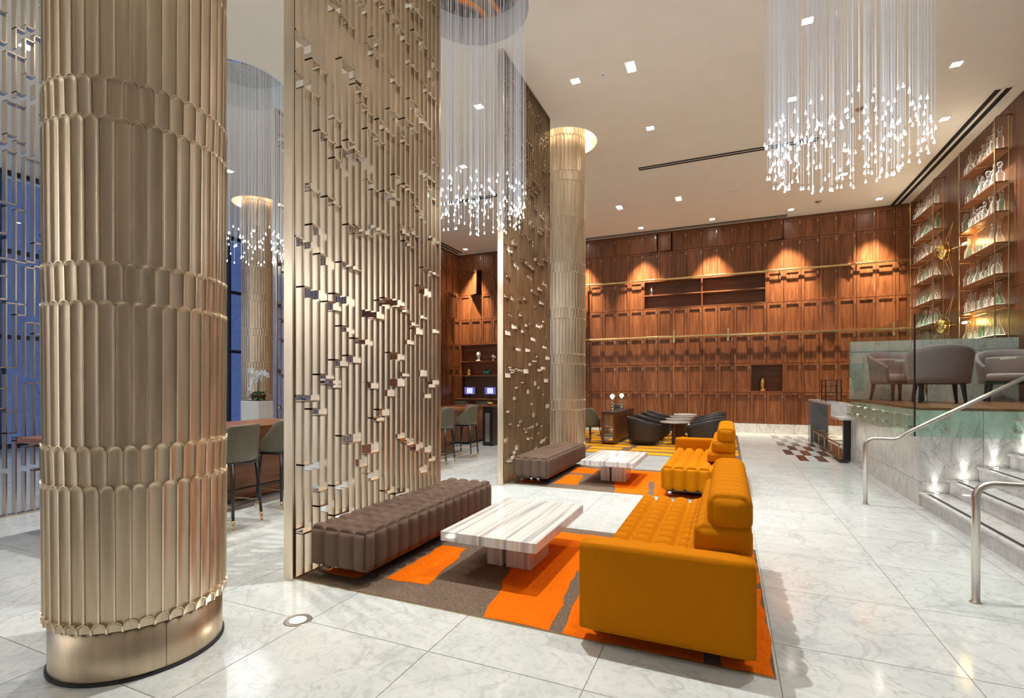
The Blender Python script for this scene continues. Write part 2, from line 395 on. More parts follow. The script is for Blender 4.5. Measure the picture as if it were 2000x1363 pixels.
# linear slot diffusers in the ceiling
def slot(n, x0, x1, y0, y1, label):
    t = thing('slot_diffuser', label, 'vent', ((x0+x1)/2, (y0+y1)/2, CEIL))
    lx, ly = (x1-x0)/2, (y1-y0)/2
    MB().box(-lx-.015, lx+.015, -ly-.015, ly+.015, -.006, .0).build('frame', M['plaster'], t)
    if lx > ly:
        for s in (-1, 1): MB().box(-lx, lx, s*ly*.52-ly*.3, s*ly*.52+ly*.3, -.012, -.004).build('slot', M['blackgap'], t)
    else:
        for s in (-1, 1): MB().box(s*lx*.52-lx*.3, s*lx*.52+lx*.3, -ly, ly, -.012, -.004).build('slot', M['blackgap'], t)
slot(0, -1.9, 1.68, 11.66, 11.86, 'long black double slot air diffuser in the ceiling below the large chandelier')
slot(1, -7.6, -5.3, 11.80, 12.0, 'black double slot air diffuser in the ceiling behind the middle chandelier')
slot(2, -4.7, 1.6, 16.60, 16.82, 'long slot air diffuser along the top of the walnut locker wall')
slot(3, 4.12, 4.40, 11.0, 16.9, 'black double slot air diffuser along the decanter shelf wall')
slot(4, -9.5, -9.2, 13.6, 16.6, 'dark slot air diffuser at the far left walnut corner')
# ================================================================== LOCKER WALLS
def door_mesh(w_, h_, name):
    m = MB(); st = .068; g = .006; T = .034
    x0, x1, z0, z1 = -w_/2+g, w_/2-g, -h_/2+g, h_/2-g
    m.box(x0, x0+st, -T, 0, z0, z1); m.box(x1-st, x1, -T, 0, z0, z1)
    m.box(x0+st, x1-st, -T, 0, z0, z0+st); m.box(x0+st, x1-st, -T, 0, z1-st, z1)
    m.box(x0+st, x1-st, -.008, 0, z0+st, z1-st)
    return m.mesh(name, M['walnut'])
plate_me = MB().box(-.009, .009, -.006, 0, -.04, .04).box(-.007, .007, -.022, -.006, -.035, -.02).mesh('lock_plate', M['steel'])
ROWS = [(.30,1.25), (1.25,2.13), (2.13,3.03), (3.03,3.96), (3.96,4.90), (4.90,5.83), (5.83,6.42)]
dm = {}
def put_door(t, x, zr, w_, yaw=0, swing=0, plate=True, face=-1):
    h_ = zr[1]-zr[0]; k = (round(w_,3), round(h_,3))
    if k not in dm: dm[k] = door_mesh(w_, h_, 'cabinet_door')
    d = link('cabinet_door', dm[k], t, (x, 0, (zr[0]+zr[1])/2))
    if swing:
        hx = -w_/2; d.rotation_euler = (0,0,-swing); d.location = (x+hx-hx*math.cos(swing), hx*math.sin(swing)*1.0, (zr[0]+zr[1])/2)
    if plate: link('lock_plate', plate_me, d, (w_/2-.036, -.034, h_/2-.13))
    return d
edges = [4.60]+[4.269-.4565*k for k in range(0, 22)]   # door edges, going left
lw = thing('locker_wall', 'full height wall of walnut lockers behind the lounge', 'cabinet', (0, YB-.04, 0))
MB().box(-5.3, 4.64, .27, .30, 0, 6.48).build('carcass', M['walnut_d'], lw); MB().box(-5.3, 4.6, -.03, .27, 6.42, 6.478).build('fascia', M['walnut_d'], lw); MB().box(-5.3, 4.6, 0, .27, 0, .30).build('plinth', M['walnut_d'], lw)
for xe in edges: MB().box(-.009, .009, .01, .27, .3, 6.42).build('upright', M['walnut_d'], lw, loc=(xe, 0, 0)) if not -2.5 < xe < 1.1 else None
swing = {(15,6):.22, (14,6):.3, (7,6):.35, (3,5):.35, (4,3):.16}
nl, nr = -2.5785, 1.0735
for c in range(22):
    x1 = edges[c]; x0 = edges[c+1]; xc = (x0+x1)/2
    for r, zr in enumerate(ROWS):
        if r == 4 and nl < xc < nr: continue      # long open niche
        if r == 1 and .617 < xc < 1.53: continue           # square niche
        if x0 < -5.2: continue
        put_door(lw, xc, zr, x1-x0, swing=abs(swing.get((c,r),0)))
def niche(t, x0, x1, z0, z1, shelf, mid):
    T = .035
    MB().box(x0, x1, .25, .268, z0, z1).build('niche_back', M['walnut_h'], t)
    MB().box(x0, x1, -.034, .25, z0, z0+T).build('shelf', M['walnut_h'], t); MB().box(x0, x1, -.034, .25, z1-T, z1).build('niche_top', M['walnut_h'], t)
    for xx in (x0, x1-T)+mid: MB().box(xx, xx+T, -.034, .25, z0+T, z1-T).build('divider', M['walnut'], t)
    if shelf: MB().box(x0+T, x1-T, -.02, .25, shelf-.02, shelf+.02).build('shelf', M['walnut_h'], t)
niche(lw, nl, nr, 3.965, 4.895, 4.42, (-.78,))
niche(lw, .617, 1.53, 1.252, 2.128, None, ())
# brass ladder rails on the locker wall
for nm, z, lab in (('ladder_rail', 3.03, 'lower brass ladder rail running across the walnut lockers'), ('ladder_rail', 4.90, 'upper brass ladder rail running across the walnut lockers')):
    t = thing(nm, lab, 'rail', (0, YB-.04, z))
    MB().box(-4.5, 4.58, -.14, -.115, -.028, .028).build('bar', M['brass'], t, bevel=.005)
    for k in range(10): MB().box(-.012, .012, -.12, -.028, -.015, .015).build('bracket', M['brass'], t, loc=(-4.4+.97*k, 0, 0))
    if z < 4:
        for xx in (-1.60, .0): MB().box(-.035, .035, -.19, -.14, -.2, .2).build('ladder_hook', M['brass'], t, loc=(xx,0,0), bevel=.008)
# library ladder seen beside the column
ld = thing('library_ladder', 'walnut library ladder standing against the lockers by the far column', 'ladder', (-4.72, 16.6, 0))
for s in (-1, 1): MB().tube([(s*.24, -.25, 0), (s*.24, .2, 4.9)], .028, 6).build('ladder_rail', M['walnut'], ld)
for k in range(15): MB().box(-.24, .24, -.04, .04, -.016, .016).build('rung', M['walnut'], ld, loc=(0, -.25+.45*(.3*k+.3)/4.9, .3*k+.3))
# left walnut lockers with a computer niche
ll = thing('locker_wall', 'walnut lockers and shelved computer niche in the far left corner', 'cabinet', (0, YB-.04, 0))
MB().box(-9.6, -5.3, .27, .30, 0, 6.48).build('carcass', M['walnut_d'], ll); MB().box(-9.6, -5.3, -.03, .27, 6.42, 6.478).build('fascia', M['walnut_d'], ll)
MB().box(-9.6, -9.54, -.02, .27, 0, 6.42).build('upright', M['walnut_d'], ll)
for c in range(8):
    xc = -9.55+.4655*(c+.5)+.02
    for r, zr in enumerate(ROWS):
        if r < 3 and c < 5: continue
        put_door(ll, xc, zr, .4655, swing=.6 if (c, r) == (1,5) else 0)
niche(ll, -9.53, -7.2, 1.80, 3.03, 2.36, ())
MB().box(-9.45, -7.2, -.62, 0, .90, .95).build('desk_top', M['walnut_h'], ll)
MB().box(-9.53, -9.45, -.62, 0, 0, 1.8).build('side_panel', M['walnut_h'], ll)
MB().box(-9.45, -7.2, .22, .25, .95, 1.8).build('backing', M['rug_t'], ll)
sl = thing('locker_wall', 'walnut lockers on the side wall turned towards the far left corner', 'cabinet', (XL+.04, YB, 0), -PI/2)
sl.rotation_euler = (0,0,PI/2); 
MB().box(-3.5, 0, 0, .04, 0, 6.44).build('carcass', M['walnut_d'], sl)
for c in range(7):
    for zr in ROWS+[(0,.30)]:
        if zr[0] > 0: put_door(sl, -.06-.4655*(c+.5), zr, .4655, swing=.45 if (c == 1 and zr[0] == 3.96) else 0)
# ================================================================== COLUMNS
NF = 40; CR = .428
def flute_verts(z0, z1, flare=.006, D=.015, zlow=None):
    half = PI/NF; wd = CR*half; rim = .0035; zc = z1-wd; rows = []
    ts = [-1, -.885, -.84, -.76, -.60, -.30, 0, .30, .60, .76, .84, .885, 1]
    def zt(t): return zc+wd*math.sqrt(max(0, 1-t*t))
    fr = [0, .115, .16, .24, .40, .70, 1.0]
    def pt(t, z):
        x = t*wd
        e = wd-abs(x) if z <= zc else wd-math.hypot(x, z-zc)
        u = e/wd; q = max(0, u-.1151)/.885
        drop = D*(.5*min(1, q/.05)+.5*(1-(1-q)**3))
        r = CR-flare*(1-(z-z0)/(z1-z0))-drop; a = t*half
        return (r*math.sin(a), -r*math.cos(a), z)
    def zb(t): return z0 if zlow is None else zlow-wd+wd*math.sqrt(max(0, 1-(1-abs(t))**2))
    rows.append([pt(t, zb(t)) for t in ts])
    if z1-z0 > .12: rows.append([pt(t, (z0+zc)/2) for t in ts])
    for f_ in reversed(fr): rows.append([pt(t, zt(t)-f_*min(wd*1.0, (zc-z0)*.5+wd*.3)) for t in ts])
    top = rows[-1]; rows.append([(x*.935, y_*.935, z) for x, y_, z in top])
    m = MB(); m.grid(rows); nu = len(ts); fm = []
    for j in range(len(rows)-1):
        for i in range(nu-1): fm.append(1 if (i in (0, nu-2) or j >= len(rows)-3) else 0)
    m.fm = fm; return m
def fl_mesh(mb, name):
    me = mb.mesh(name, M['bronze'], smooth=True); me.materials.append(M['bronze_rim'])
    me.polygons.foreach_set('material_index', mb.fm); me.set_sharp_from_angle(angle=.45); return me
TIERS = [(.262, .318)]; zt_ = .318
zz = 1.0
while zz < 6.9:
    TIERS.append((TIERS[-1][1]-.05, zz)); TIERS.append((zz-.05, zz+.195)); zz += .915
def column(loc, label, individual):
    t = thing('fluted_column', label, 'column', loc)
    bs = MB().lathe([(.40, .012), (.402, .02), (.402, .28)], 64); bs.build('base', M['bronze'], t, smooth=True)
    MB().lathe([(.412, 0), (.412, .012)], 64).build('floor_trim', M['rubber'], t)
    MB().box(-.001, .001, -.4035, -.40, .02, .27).build('base_seam', M['rubber'], t, rz=math.radians(75))
    MB().lathe([(.385, .2), (.385, 6.95)], 40).build('core', M['bronze'], t, smooth=True)
    toc = math.atan2(-loc[1], -loc[0])+PI/2          # angle that turns -Y towards the camera
    for k, (z0, z1) in enumerate(TIERS):
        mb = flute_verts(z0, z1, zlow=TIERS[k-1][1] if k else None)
        off = (k % 2)*PI/NF
        if individual and z0 < 3.4:
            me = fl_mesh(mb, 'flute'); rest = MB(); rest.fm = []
            for i in range(NF):
                a = off+2*PI*i/NF; da = (a-toc+PI) % (2*PI)-PI
                if abs(da) < math.radians(98): link('flute', me, t, rz=a)
                else:
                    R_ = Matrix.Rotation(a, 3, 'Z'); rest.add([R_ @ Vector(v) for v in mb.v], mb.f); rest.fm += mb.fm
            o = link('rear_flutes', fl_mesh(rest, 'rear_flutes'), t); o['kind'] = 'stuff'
        else:
            rest = MB(); rest.fm = []
            for i in range(NF):
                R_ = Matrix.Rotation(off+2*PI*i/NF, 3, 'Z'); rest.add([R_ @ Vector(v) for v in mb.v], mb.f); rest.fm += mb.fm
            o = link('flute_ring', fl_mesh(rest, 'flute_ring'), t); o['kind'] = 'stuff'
    return t
def cove(hx, hy, col=WARM, pw=60):
    m = MB(); m.tube([(hx+.6*math.cos(2*PI*k/32), hy+.6*math.sin(2*PI*k/32), CEIL+.5) for k in range(33)], .018, 6)
    m.build('cove_lamp', M['cove'], ceiling)
    for k in range(6):
        a = 2*PI*k/6; spot('cove_spot', (hx+.55*math.cos(a), hy+.55*math.sin(a), CEIL+.42), (hx+.42*math.cos(a), hy+.42*math.sin(a), 3.5), pw, col, 60, .8, .03)
column((-3.095, 1.786, 0), 'huge champagne bronze fluted column in the left foreground', True)
column((-3.1, 9.9, 0), 'bronze fluted column at the end of the far bench', False)
column((-11.95, 9.9, 0), 'distant bronze fluted column behind the white orchid planter', False)
for hx, hy in ((-3.1,1.79), (-3.1,9.9), (-11.95,9.9)): cove(hx, hy)
# ================================================================== FRETWORK SCREENS
def screen(loc, L, label, individual, seed, sp=.0835, H=6.44):
    rnd = random.Random(seed); n = int(round((L-.05)/sp)); t = thing('fretwork_screen', label, 'room divider', loc)
    bw, bd = .012, .090
    mt = M['bronze_screen']
    brk = [[] for _ in range(n+1)]; conn = []
    for i in range(1, n):
        z = rnd.uniform(.15, .9)
        while z < H-.25:
            span = rnd.choice((1, 1, 1, 2)); g = rnd.uniform(.035, .085)
            up = rnd.random() < .75
            j1 = min(n, i+span)
            if all(abs(z-b[0]) > .16 for b in brk[i]) and (span == 1 or all(abs(z-b[0]) > .22 for b in brk[j1-1])):
                brk[i].append((z, g))
                if span == 2 and j1-1 != i: brk[j1-1].append((z, g))
                conn.append((i, j1, z)) if up else None
                j0 = max(0, i-rnd.choice((1, 1, 2)))
                if j0 == i-2 and not any(abs(z+g-b[0]) < .2 for b in brk[i-1]): brk[i-1].append((z, g))
                elif j0 == i-2: j0 = i-1
                conn.append((j0, i, z+g)) if rnd.random() < .8 or not up else None
            z += rnd.uniform(.55, 1.35)
    allm = MB(); unit = {}
    def put(name, x0, x1, y0, y1, z0, z1):
        if individual:
            m = MB().box(-(x1-x0)/2, (x1-x0)/2, -(y1-y0)/2, (y1-y0)/2, 0, z1-z0)
            m.build(name, mt, t, loc=((x0+x1)/2, (y0+y1)/2, z0))
        else: allm.box(x0, x1, y0, y1, z0, z1)
    for i in range(n+1):
        yc = .025+(L-.05)*i/n; zs = 0.02
        for z, g in sorted(brk[i]):
            if z-zs > .02: put('slat', -bd/2, bd/2, yc-bw/2, yc+bw/2, zs, z)
            zs = z+g
        put('slat', -bd/2, bd/2, yc-bw/2, yc+bw/2, zs, H)
    for i, j, z in conn:
        put('connector', -bd/2, bd/2, .025+(L-.05)*i/n-bw/2, .025+(L-.05)*j/n+bw/2, z-.007, z+.007)
    for y0, y1 in ((-.004, .012), (L-.012, L+.004)): MB().box(-bd/2-.001, bd/2+.001, y0, y1, 0, H).build('end_post', mt, t, bevel=.002)
    MB().box(-bd/2, bd/2, .012, L-.012, 0, .02).build('bottom_rail', mt, t); MB().box(-bd/2, bd/2, .012, L-.012, H, H+.03).build('top_rail', mt, t)
    if not individual:
        o = allm.build('fretwork', mt, t); o['kind'] = 'stuff'
    return t
screen((-3.09, 2.825, 0), 2.13, 'tall bronze fretwork screen beside the near bench', True, 3)
screen((-3.09, 6.70, 0), 2.13, 'tall bronze fretwork screen beside the far bench', False, 5)
screen((-7.5, 2.70, 0), 2.2, 'open bronze fretwork screen at the left edge, before the windows', True, 11)
screen((-7.5, 6.55, 0), 2.2, 'distant bronze fretwork screen edge right of the orchid', False, 13)
# ================================================================== UPHOLSTERY
def tufted(sx, sy, sz, nx, ny, r=.045, dep=.016, nz=0, sub=8, z_sub=10, pw=2.4):
    """rounded box with pillow channels; origin at the centre of its base"""
    hx, hy, hz = sx/2, sy/2, sz/2; m = MB()
    kx, ky = max(3, nx*sub), max(3, ny*sub); kz = max(z_sub, nz*sub)
    def ramp_(k, h):
        base_ = [-1+2*i/k for i in range(k+1)]; return base_
    def pil(c, h, n):
        f_ = (c+h)/(2*h)*n; f_ -= math.floor(min(f_, n-1e-6)); a_ = abs(2*f_-1); return .72*(1-a_**pw)+.28*(1-a_**12)
    def surf(x, y_, z):
        ix, iy, iz = max(-hx+r, min(hx-r, x)), max(-hy+r, min(hy-r, y_)), max(-hz+r*.5, min(hz-r, z))
        d = Vector((x-ix, y_-iy, z-iz))
        if d.length < 1e-9: d = Vector((0,0,1))
        nrm = d.normalized(); p = Vector((ix, iy, iz))+nrm*r if z > 0 else Vector((ix, iy, iz))+nrm*min(r, d.length if d.length > 1e-6 else r)
        wx = math.sqrt(max(0, 1-nrm.x**2)); wy = math.sqrt(max(0, 1-nrm.y**2)); wz = math.sqrt(max(0, 1-nrm.z**2))
        a = 1-wx*(1-pil(x, hx, nx)) if nx > 1 else 1; b = 1-wy*(1-pil(y_, hy, ny)) if ny > 1 else 1; c = 1-wz*(1-pil(z, hz, nz)) if nz > 1 else 1
        v = max(0, min(a, b, c)*.6+a*b*c*.4)
        q = p+nrm*dep*(v-1); return (q.x, q.y, q.z+hz)
    ux = [hx*c for c in ramp_(kx, hx)]; uy = [hy*c for c in ramp_(ky, hy)]; uz = [hz*c for c in ramp_(kz, hz)]
    m.grid([[surf(x, y_, hz) for x in ux] for y_ in uy]); m.grid([[surf(x, y_, -hz) for x in reversed(ux)] for y_ in uy])
    for s in (-1, 1):
        m.grid([[surf(x if s < 0 else -x, s*hy, z) for x in ux] for z in uz]); m.grid([[surf(s*hx, y_ if s > 0 else -y_, z) for y_ in uy] for z in uz])
    return m
def sled(t, y, span, ztop):
    m = MB()
    for s in (-1, 1): m.box(s*.055-.018, s*.055+.018, -.012, .012, .02, ztop)
    m.tube([(-span/2, 0, .012), (-.07, 0, .032), (.07, 0, .032), (span/2, 0, .012)], .010, 6)
    m.build('leg', M['chrome'], t, loc=(0, y, 0))
def bench(loc, label):
    t = thing('tufted_bench', label, 'bench', loc)
    tufted(.57, 2.16, .315, 4, 15, dep=.048).build('cushion', M['taupe_f'], t, smooth=True, loc=(0, 0, .10), fix=True)
    MB().box(-.24, .24, -1.0, 1.0, .085, .105).build('underframe', M['black'], t)
    for y_ in (-.86, .86): sled(t, y_, .46, .09)
    return t
bench((-2.705, 3.985, .006), 'long dark taupe tufted bench against the near screen')
bench((-2.705, 7.985, .006), 'long dark taupe tufted bench against the far screen')
def sofa(loc, label, flip):
    """local: front -x, back +x, arm at -y (flip mirrors y)"""
    t = thing('ochre_sofa', label, 'sofa', loc); F = -1 if flip else 1
    L = 2.22
    def pl(mb, name, x, y, z):
        return mb.build(name, M['ochre'], t, smooth=True, loc=(x, F*y, z), fix=True)
    pl(tufted(.92, L-.155, .335, 6, 14, dep=.058, r=.05), 'seat', 0, .0775, .09)
    pl(tufted(.93, .15, .50, 1, 1, dep=0, r=.026, z_sub=14), 'arm', 0, -L/2+.075, .085)
    bl = 1.50; yc = -L/2+.155+bl/2
    pl(tufted(.36, bl, .15, 1, 11, dep=.020, r=.05), 'back_cushion', .275, yc, .415)
    pl(tufted(.305, bl, .165, 1, 11, dep=.020, r=.06), 'back_cushion', .303, yc, .555)
    pl(tufted(.235, bl, .19, 1, 11, dep=.020, r=.075), 'back_cushion', .338, yc, .708)
    MB().box(-.40, .42, -L/2+.1, L/2-.1, .07, .095).build('underframe', M['black'], t)
    for y_ in (-.93, .93):
        m = MB()
        for xx in (-.36, .36): m.box(xx-.02, xx+.02, -.012, .012, .018, .075)
        m.box(-.40, .41, -.02, .02, 0, .018); m.build('leg', M['chrome'], t, loc=(0, y_, 0))
    return t
sofa((-.33, 3.91, .006), 'ochre tufted sofa in the foreground, arm towards the camera', False)
sofa((-.36, 7.93, .006), 'second ochre tufted sofa with its arm at the far end', True)
# ================================================================== COFFEE TABLES
def coffee(loc, label):
    t = thing('coffee_table', label, 'coffee table', loc)
    MB().box(-.394, -.055, -.63, .63, .285, .36).build('top_slab', M['onyx'], t, bevel=.004); MB().box(-.052, .394, -.63, .63, .285, .36).build('top_slab', M['onyx'], t, bevel=.004)
    MB().box(-.195, -.055, -.22, .22, 0, .285).build('foot', M['onyx'], t, bevel=.003); MB().box(-.025, .195, -.22, .22, 0, .285).build('foot', M['onyx'], t, bevel=.003)
    MB().box(-.055, -.025, -.12, .12, .0, .285).build('foot_core', M['black'], t)
coffee((-1.645, 3.945, .006), 'striped onyx coffee table between the near bench and the near sofa')
coffee((-1.625, 7.88, .006), 'striped onyx coffee table between the far bench and the far sofa')
# ================================================================== RUGS
def wob(pts, amp=.018, step=.12, seed=1):
    r = random.Random(seed); out = []
    for i in range(len(pts)):
        a, b = Vector(pts[i]), Vector(pts[(i+1) % len(pts)]); n = max(1, int((b-a).length/step)); nrm = Vector((-(b-a).y, (b-a).x)).normalized()
        for k in range(n):
            p = a+(b-a)*k/n+(nrm*r.uniform(-amp, amp) if k else Vector((0,0))); out.append((p.x, p.y))
    return out
def rug(rect, label, patches, mp):
    x0, x1, y0, y1 = rect; cx_, cy_ = (x0+x1)/2, (y0+y1)/2
    t = thing('rug', label, 'rug', (cx_, cy_, 0))
    MB().box(x0-cx_+.004, x1-cx_-.004, y0-cy_+.004, y1-cy_-.004, -.006, .004).build('ground_pile', M['rug_t'], t)
    for k, p in enumerate(patches):
        MB().prism(wob([(a-cx_, b-cy_) for a, b in p], seed=k+3), .004, .0065).build('colour_patch', mp, t)
    MB().box(x0-cx_-.002, x1-cx_+.002, y0-cy_-.002, y0-cy_+.003, -.006, .006).build('edge_trim', M['abrass'], t)
    for a in (x0-cx_-.001, x1-cx_-.001): MB().box(a-.002, a+.002, y0-cy_, y1-cy_, -.006, .006).build('edge_trim', M['abrass'], t)
def patches(y0, s):
    q = lambda x, y_: (x, y0+(y_-2.85)*s)
    return [[q(-2.42,3.13), q(-2.05,3.15), q(-2.18,3.99), q(-2.43,3.98)],
            [q(-2.95,3.05), q(-2.62,3.05), q(-2.66,3.7), q(-2.96,3.72)],
            [q(-2.45,4.15), q(-2.04,4.17), q(-2.07,4.72), q(-2.5,4.76)],
            [q(-1.44,2.858), q(-1.0,2.858), q(-1.11,3.86), q(-1.03,3.86), q(-.915,2.858), q(-.12,2.858), q(-.12,3.3), q(-.03,3.3), q(-.03,2.858), q(.218,2.858), q(.218,4.05), q(.05,4.05), q(.05,4.16), q(.218,4.16), q(.218,4.86), q(-1.6,4.82), q(-1.62,3.7), q(-1.50,3.2)]]
rug(RUGS[0], 'taupe rug with orange blocks under the near seating group', patches(2.855, 1), M['rug_o'])
rug(RUGS[1], 'taupe rug with orange blocks under the far seating group', patches(6.875, .955), M['rug_o'])
yp = []
rr = random.Random(4)
for j in range(9):
    yy = 10.83+.56*j; x = -4.5+rr.uniform(0, .3)
    while x < .1:
        x2 = min(.2, x+rr.uniform(.5, 1.3)); yp.append([(x, yy), (x2, yy), (x2, yy+rr.uniform(.28,.46)), (x, yy+.4)]); x = x2+rr.uniform(.08, .25)
rug(RUGS[2], 'yellow and taupe patterned rug under the round lounge tables', yp, M['rug_y'])
# ================================================================== TUB SEATING
def shell(rx, ry, z0, top, a_max, flare=.1, thick=.045, n=33, m=7, power=2.0):
    """outer+inner wall of a tub back; theta 0 = back (-y)"""
    def P(t, v, off):
        a = t*a_max; zt = top(t); z = z0+(zt-z0)*v; k = 1+flare*(z-z0)/max(.05, top(0)-z0)
        c, s = math.cos(a), math.sin(a); e = 2/power
        x = (rx*k-off)*math.copysign(abs(s)**e, s); y_ = -(ry*k-off)*math.copysign(abs(c)**e, c)
        return (x, y_, z)
    ts = [-1+2*i/(n-1) for i in range(n)]; vs = [i/(m-1) for i in range(m)]; rows = []
    for v in vs: rows.append([P(t, v, 0) for t in ts])
    rows.append([tuple(a+(0,0,.012)[i] for i, a in enumerate(P(t, 1, thick*.3))) for t in ts])
    rows.append([tuple(a+(0,0,.012)[i] for i, a in enumerate(P(t, 1, thick*.7))) for t in ts])
    for v in reversed(vs): rows.append([P(t, v, thick) for t in ts])
    mb = MB(); mb.grid(rows)
    for t in (-1, 1):
        o_ = [P(t, v, 0) for v in vs]; i_ = [P(t, v, thick) for v in vs]
        mb.grid([o_, i_] if t > 0 else [i_, o_])
    mb.grid([[P(t, 0, thick) for t in ts], [P(t, 0, 0) for t in ts]])
    return mb
def cushion(rx, ry, z0, z1, power=2.6, n=36):
    mb = MB(); rows = []
    for k, z in ((.90, z0), (1, z0+.02), (1, z1-.035), (.965, z1-.012), (.88, z1), (.5, z1+.008), (.02, z1+.010)):
        rows.append([(k*rx*math.copysign(abs(math.cos(2*PI*i/n))**(2/power), math.cos(2*PI*i/n)), k*ry*math.copysign(abs(math.sin(2*PI*i/n))**(2/power), math.sin(2*PI*i/n)), z) for i in range(n)])
    mb.grid(rows, True); return mb
def sm(a, b, x): x = max(0, min(1, (x-a)/(b-a))); return x*x*(3-2*x)
# bar stools
def stool_proto():
    t = thing('bar_stool', 'x', 'stool', group='olive bar stools at the counter tables')
    shell(.235, .22, .685, lambda t_: .80+.26*(1-sm(.35, .95, abs(t_))), math.radians(125), .12, .03, power=2.3).build('backrest', M['olive'], t, smooth=True, fix=True)
    cushion(.215, .21, .68, .755).build('seat', M['olive'], t, smooth=True, fix=True)
    cushion(.225, .215, .66, .688).build('seat_rim', M['black'], t, smooth=True, fix=True)
    for sx in (-1, 1):
        for sy in (-1, 1):
            p0, p1 = Vector((sx*.165, sy*.155, .67)), Vector((sx*.205, sy*.195, 0)); q = p0+(p1-p0)*.86
            lg = MB().tube([p0, q], [.019, .0145], 8).build('leg', M['black'], t, smooth=True)
            MB().tube([q, p1], [.0150, .0125], 8).build('brass_tip', M['brass'], lg, smooth=True)
    for s in (-1, 1):
        MB().tube([(-.19, s*.18, .235), (.19, s*.18, .235)], .007, 6).build('footrest', M['black'], t); MB().tube([(s*.19, -.18, .235), (s*.19, .18, .235)], .007, 6).build('footrest', M['abrass'], t)
    return t
st = stool_proto(); first = True
for (x, y, a, lab) in ((-4.88, 3.72, 100, 'olive bar stool nearest the big fluted column'), (-5.10, 4.55, 95, 'olive bar stool half hidden behind the near screen edge'),
        (-4.92, 8.02, 97, 'olive bar stool at the far counter, the left one in the gap'), (-4.92, 8.98, 97, 'olive bar stool at the far counter, the right one in the gap'),
        (-4.95, 7.1, 95, 'olive bar stool hidden mostly behind the near fretwork screen')):
    o = st if first else copy_tree(st); first = False
    o.location = (x, y, 0); o.rotation_euler = (0,0,math.radians(a)); o['label'] = lab
# counter tables
def counter_table(loc, L, label):
    t = thing('counter_table', label, 'table', loc)
    MB().box(-.5, .5, 0, L, .925, .98).build('table_top', M['walnut_y'], t, bevel=.006)
    MB().box(-.30, .15, .25, L-.25, .02, .925).build('pedestal', M['walnut_y'], t, bevel=.006)
    MB().tube([(.32, .3, .2), (.32, L-.3, .2)], .012, 6).build('foot_rail', M['black'], t)
    for y_ in (.4, L-.4): MB().box(.15, .32, y_-.01, y_+.01, .19, .21).build('rail_bracket', M['black'], t)
counter_table((-5.88, 2.55, 0), 3.0, 'walnut counter table left of the near fretwork screen')
counter_table((-5.75, 6.7, 0), 3.2, 'walnut counter table with stools seen through the gap between screens')
# scalloped walnut credenza beyond it
t = thing('credenza', 'walnut credenza with scalloped end beyond the far bar stools', 'cabinet', (-6.25, 11.2, 0))
MB().box(-.75, .35, -.3, 1.6, .88, .92).build('top', M['walnut_y'], t)
MB().box(-.72, .30, -.27, 1.57, .06, .88).build('body', M['walnut_d'], t); MB().box(-.66, .26, -.2, 1.5, 0, .06).build('plinth', M['black'], t)
for k in range(14): MB().tube([(.30, -.2+.13*k, .08), (.30, -.2+.13*k, .87)], .055, 8).build('scallop', M['walnut'], t, smooth=True)
t = thing('display_stand', 'narrow dark stand with a small white vase right of the credenza', 'stand', (-5.35, 11.0, 0))
MB().box(-.14, .14, -.14, .14, .0, .95).build('body', M['black'], t, bevel=.01); MB().box(-.17, .17, -.17, .17, .95, .975).build('top', M['walnut_d'], t); MB().box(-.06, .06, -.145, -.14, .1, .8).build('front_panel', M['steel'], t)
t = thing('amber_bowl', 'small amber glass bowl on the dark stand by the far screen', 'bowl', (-5.35, 11.0, .975))
MB().lathe([(.03,0),(.07,.03),(.09,.08),(.085,.08),(.06,.03),(.01,.015)], 20).build('bowl', M['gold'], t, smooth=True)
# computers in the niche
for k, (x, lab) in enumerate(((-8.98, 'flat computer monitor on the corner desk, left of two'), (-8.12, 'flat computer monitor on the corner desk, cut by the far screen'))):
    t = thing('monitor', lab, 'monitor', (x, 16.72, .95))
    MB().box(-.25, .25, -.02, .02, .14, .46).build('bezel', M['black'], t, bevel=.005); MB().box(-.225, .225, -.024, -.02, .165, .435).build('screen_panel', M['screen'], t)
    MB().box(-.12, .12, -.027, -.024, .20, .40).build('screen_window', M['screen2'], t)
    MB().box(-.03, .03, .0, .03, 0, .2).build('neck', M['black'], t); MB().box(-.11, .11, -.08, .08, 0, .012).build('stand_base', M['black'], t)
def task_chair():
    t = thing('desk_chair', 'x', 'chair', group='olive desk chairs')
    shell(.27, .25, .43, lambda t_: .62+.26*(1-sm(.45, .95, abs(t_))), math.radians(120), .08, .04).build('backrest', M['olive'], t, smooth=True, fix=True)
    cushion(.25, .24, .42, .49).build('seat', M['olive'], t, smooth=True, fix=True)
    for sx in (-1, 1):
        for sy in (-1, 1): MB().tube([(sx*.17, sy*.16, .43), (sx*.22, sy*.21, 0)], [.016, .011], 6).build('leg', M['black'], t)
    return t
tc = task_chair(); first = True
for x, y, a, lab in ((-8.85, 15.85, 0, 'olive tub chair at the left computer'), (-7.95, 15.85, 0, 'olive tub chair at the computer beside the far screen'), (-3.25, 12.55, -35, 'dark olive tub chair left of the mirrored console'), (-2.95, 15.3, -60, 'dark olive tub chair behind the mirrored console')):
    o = tc if first else copy_tree(tc); first = False; o.location = (x, y, 0.006 if y < 15.5 else 0); o.rotation_euler = (0,0,math.radians(a)); o['label'] = lab
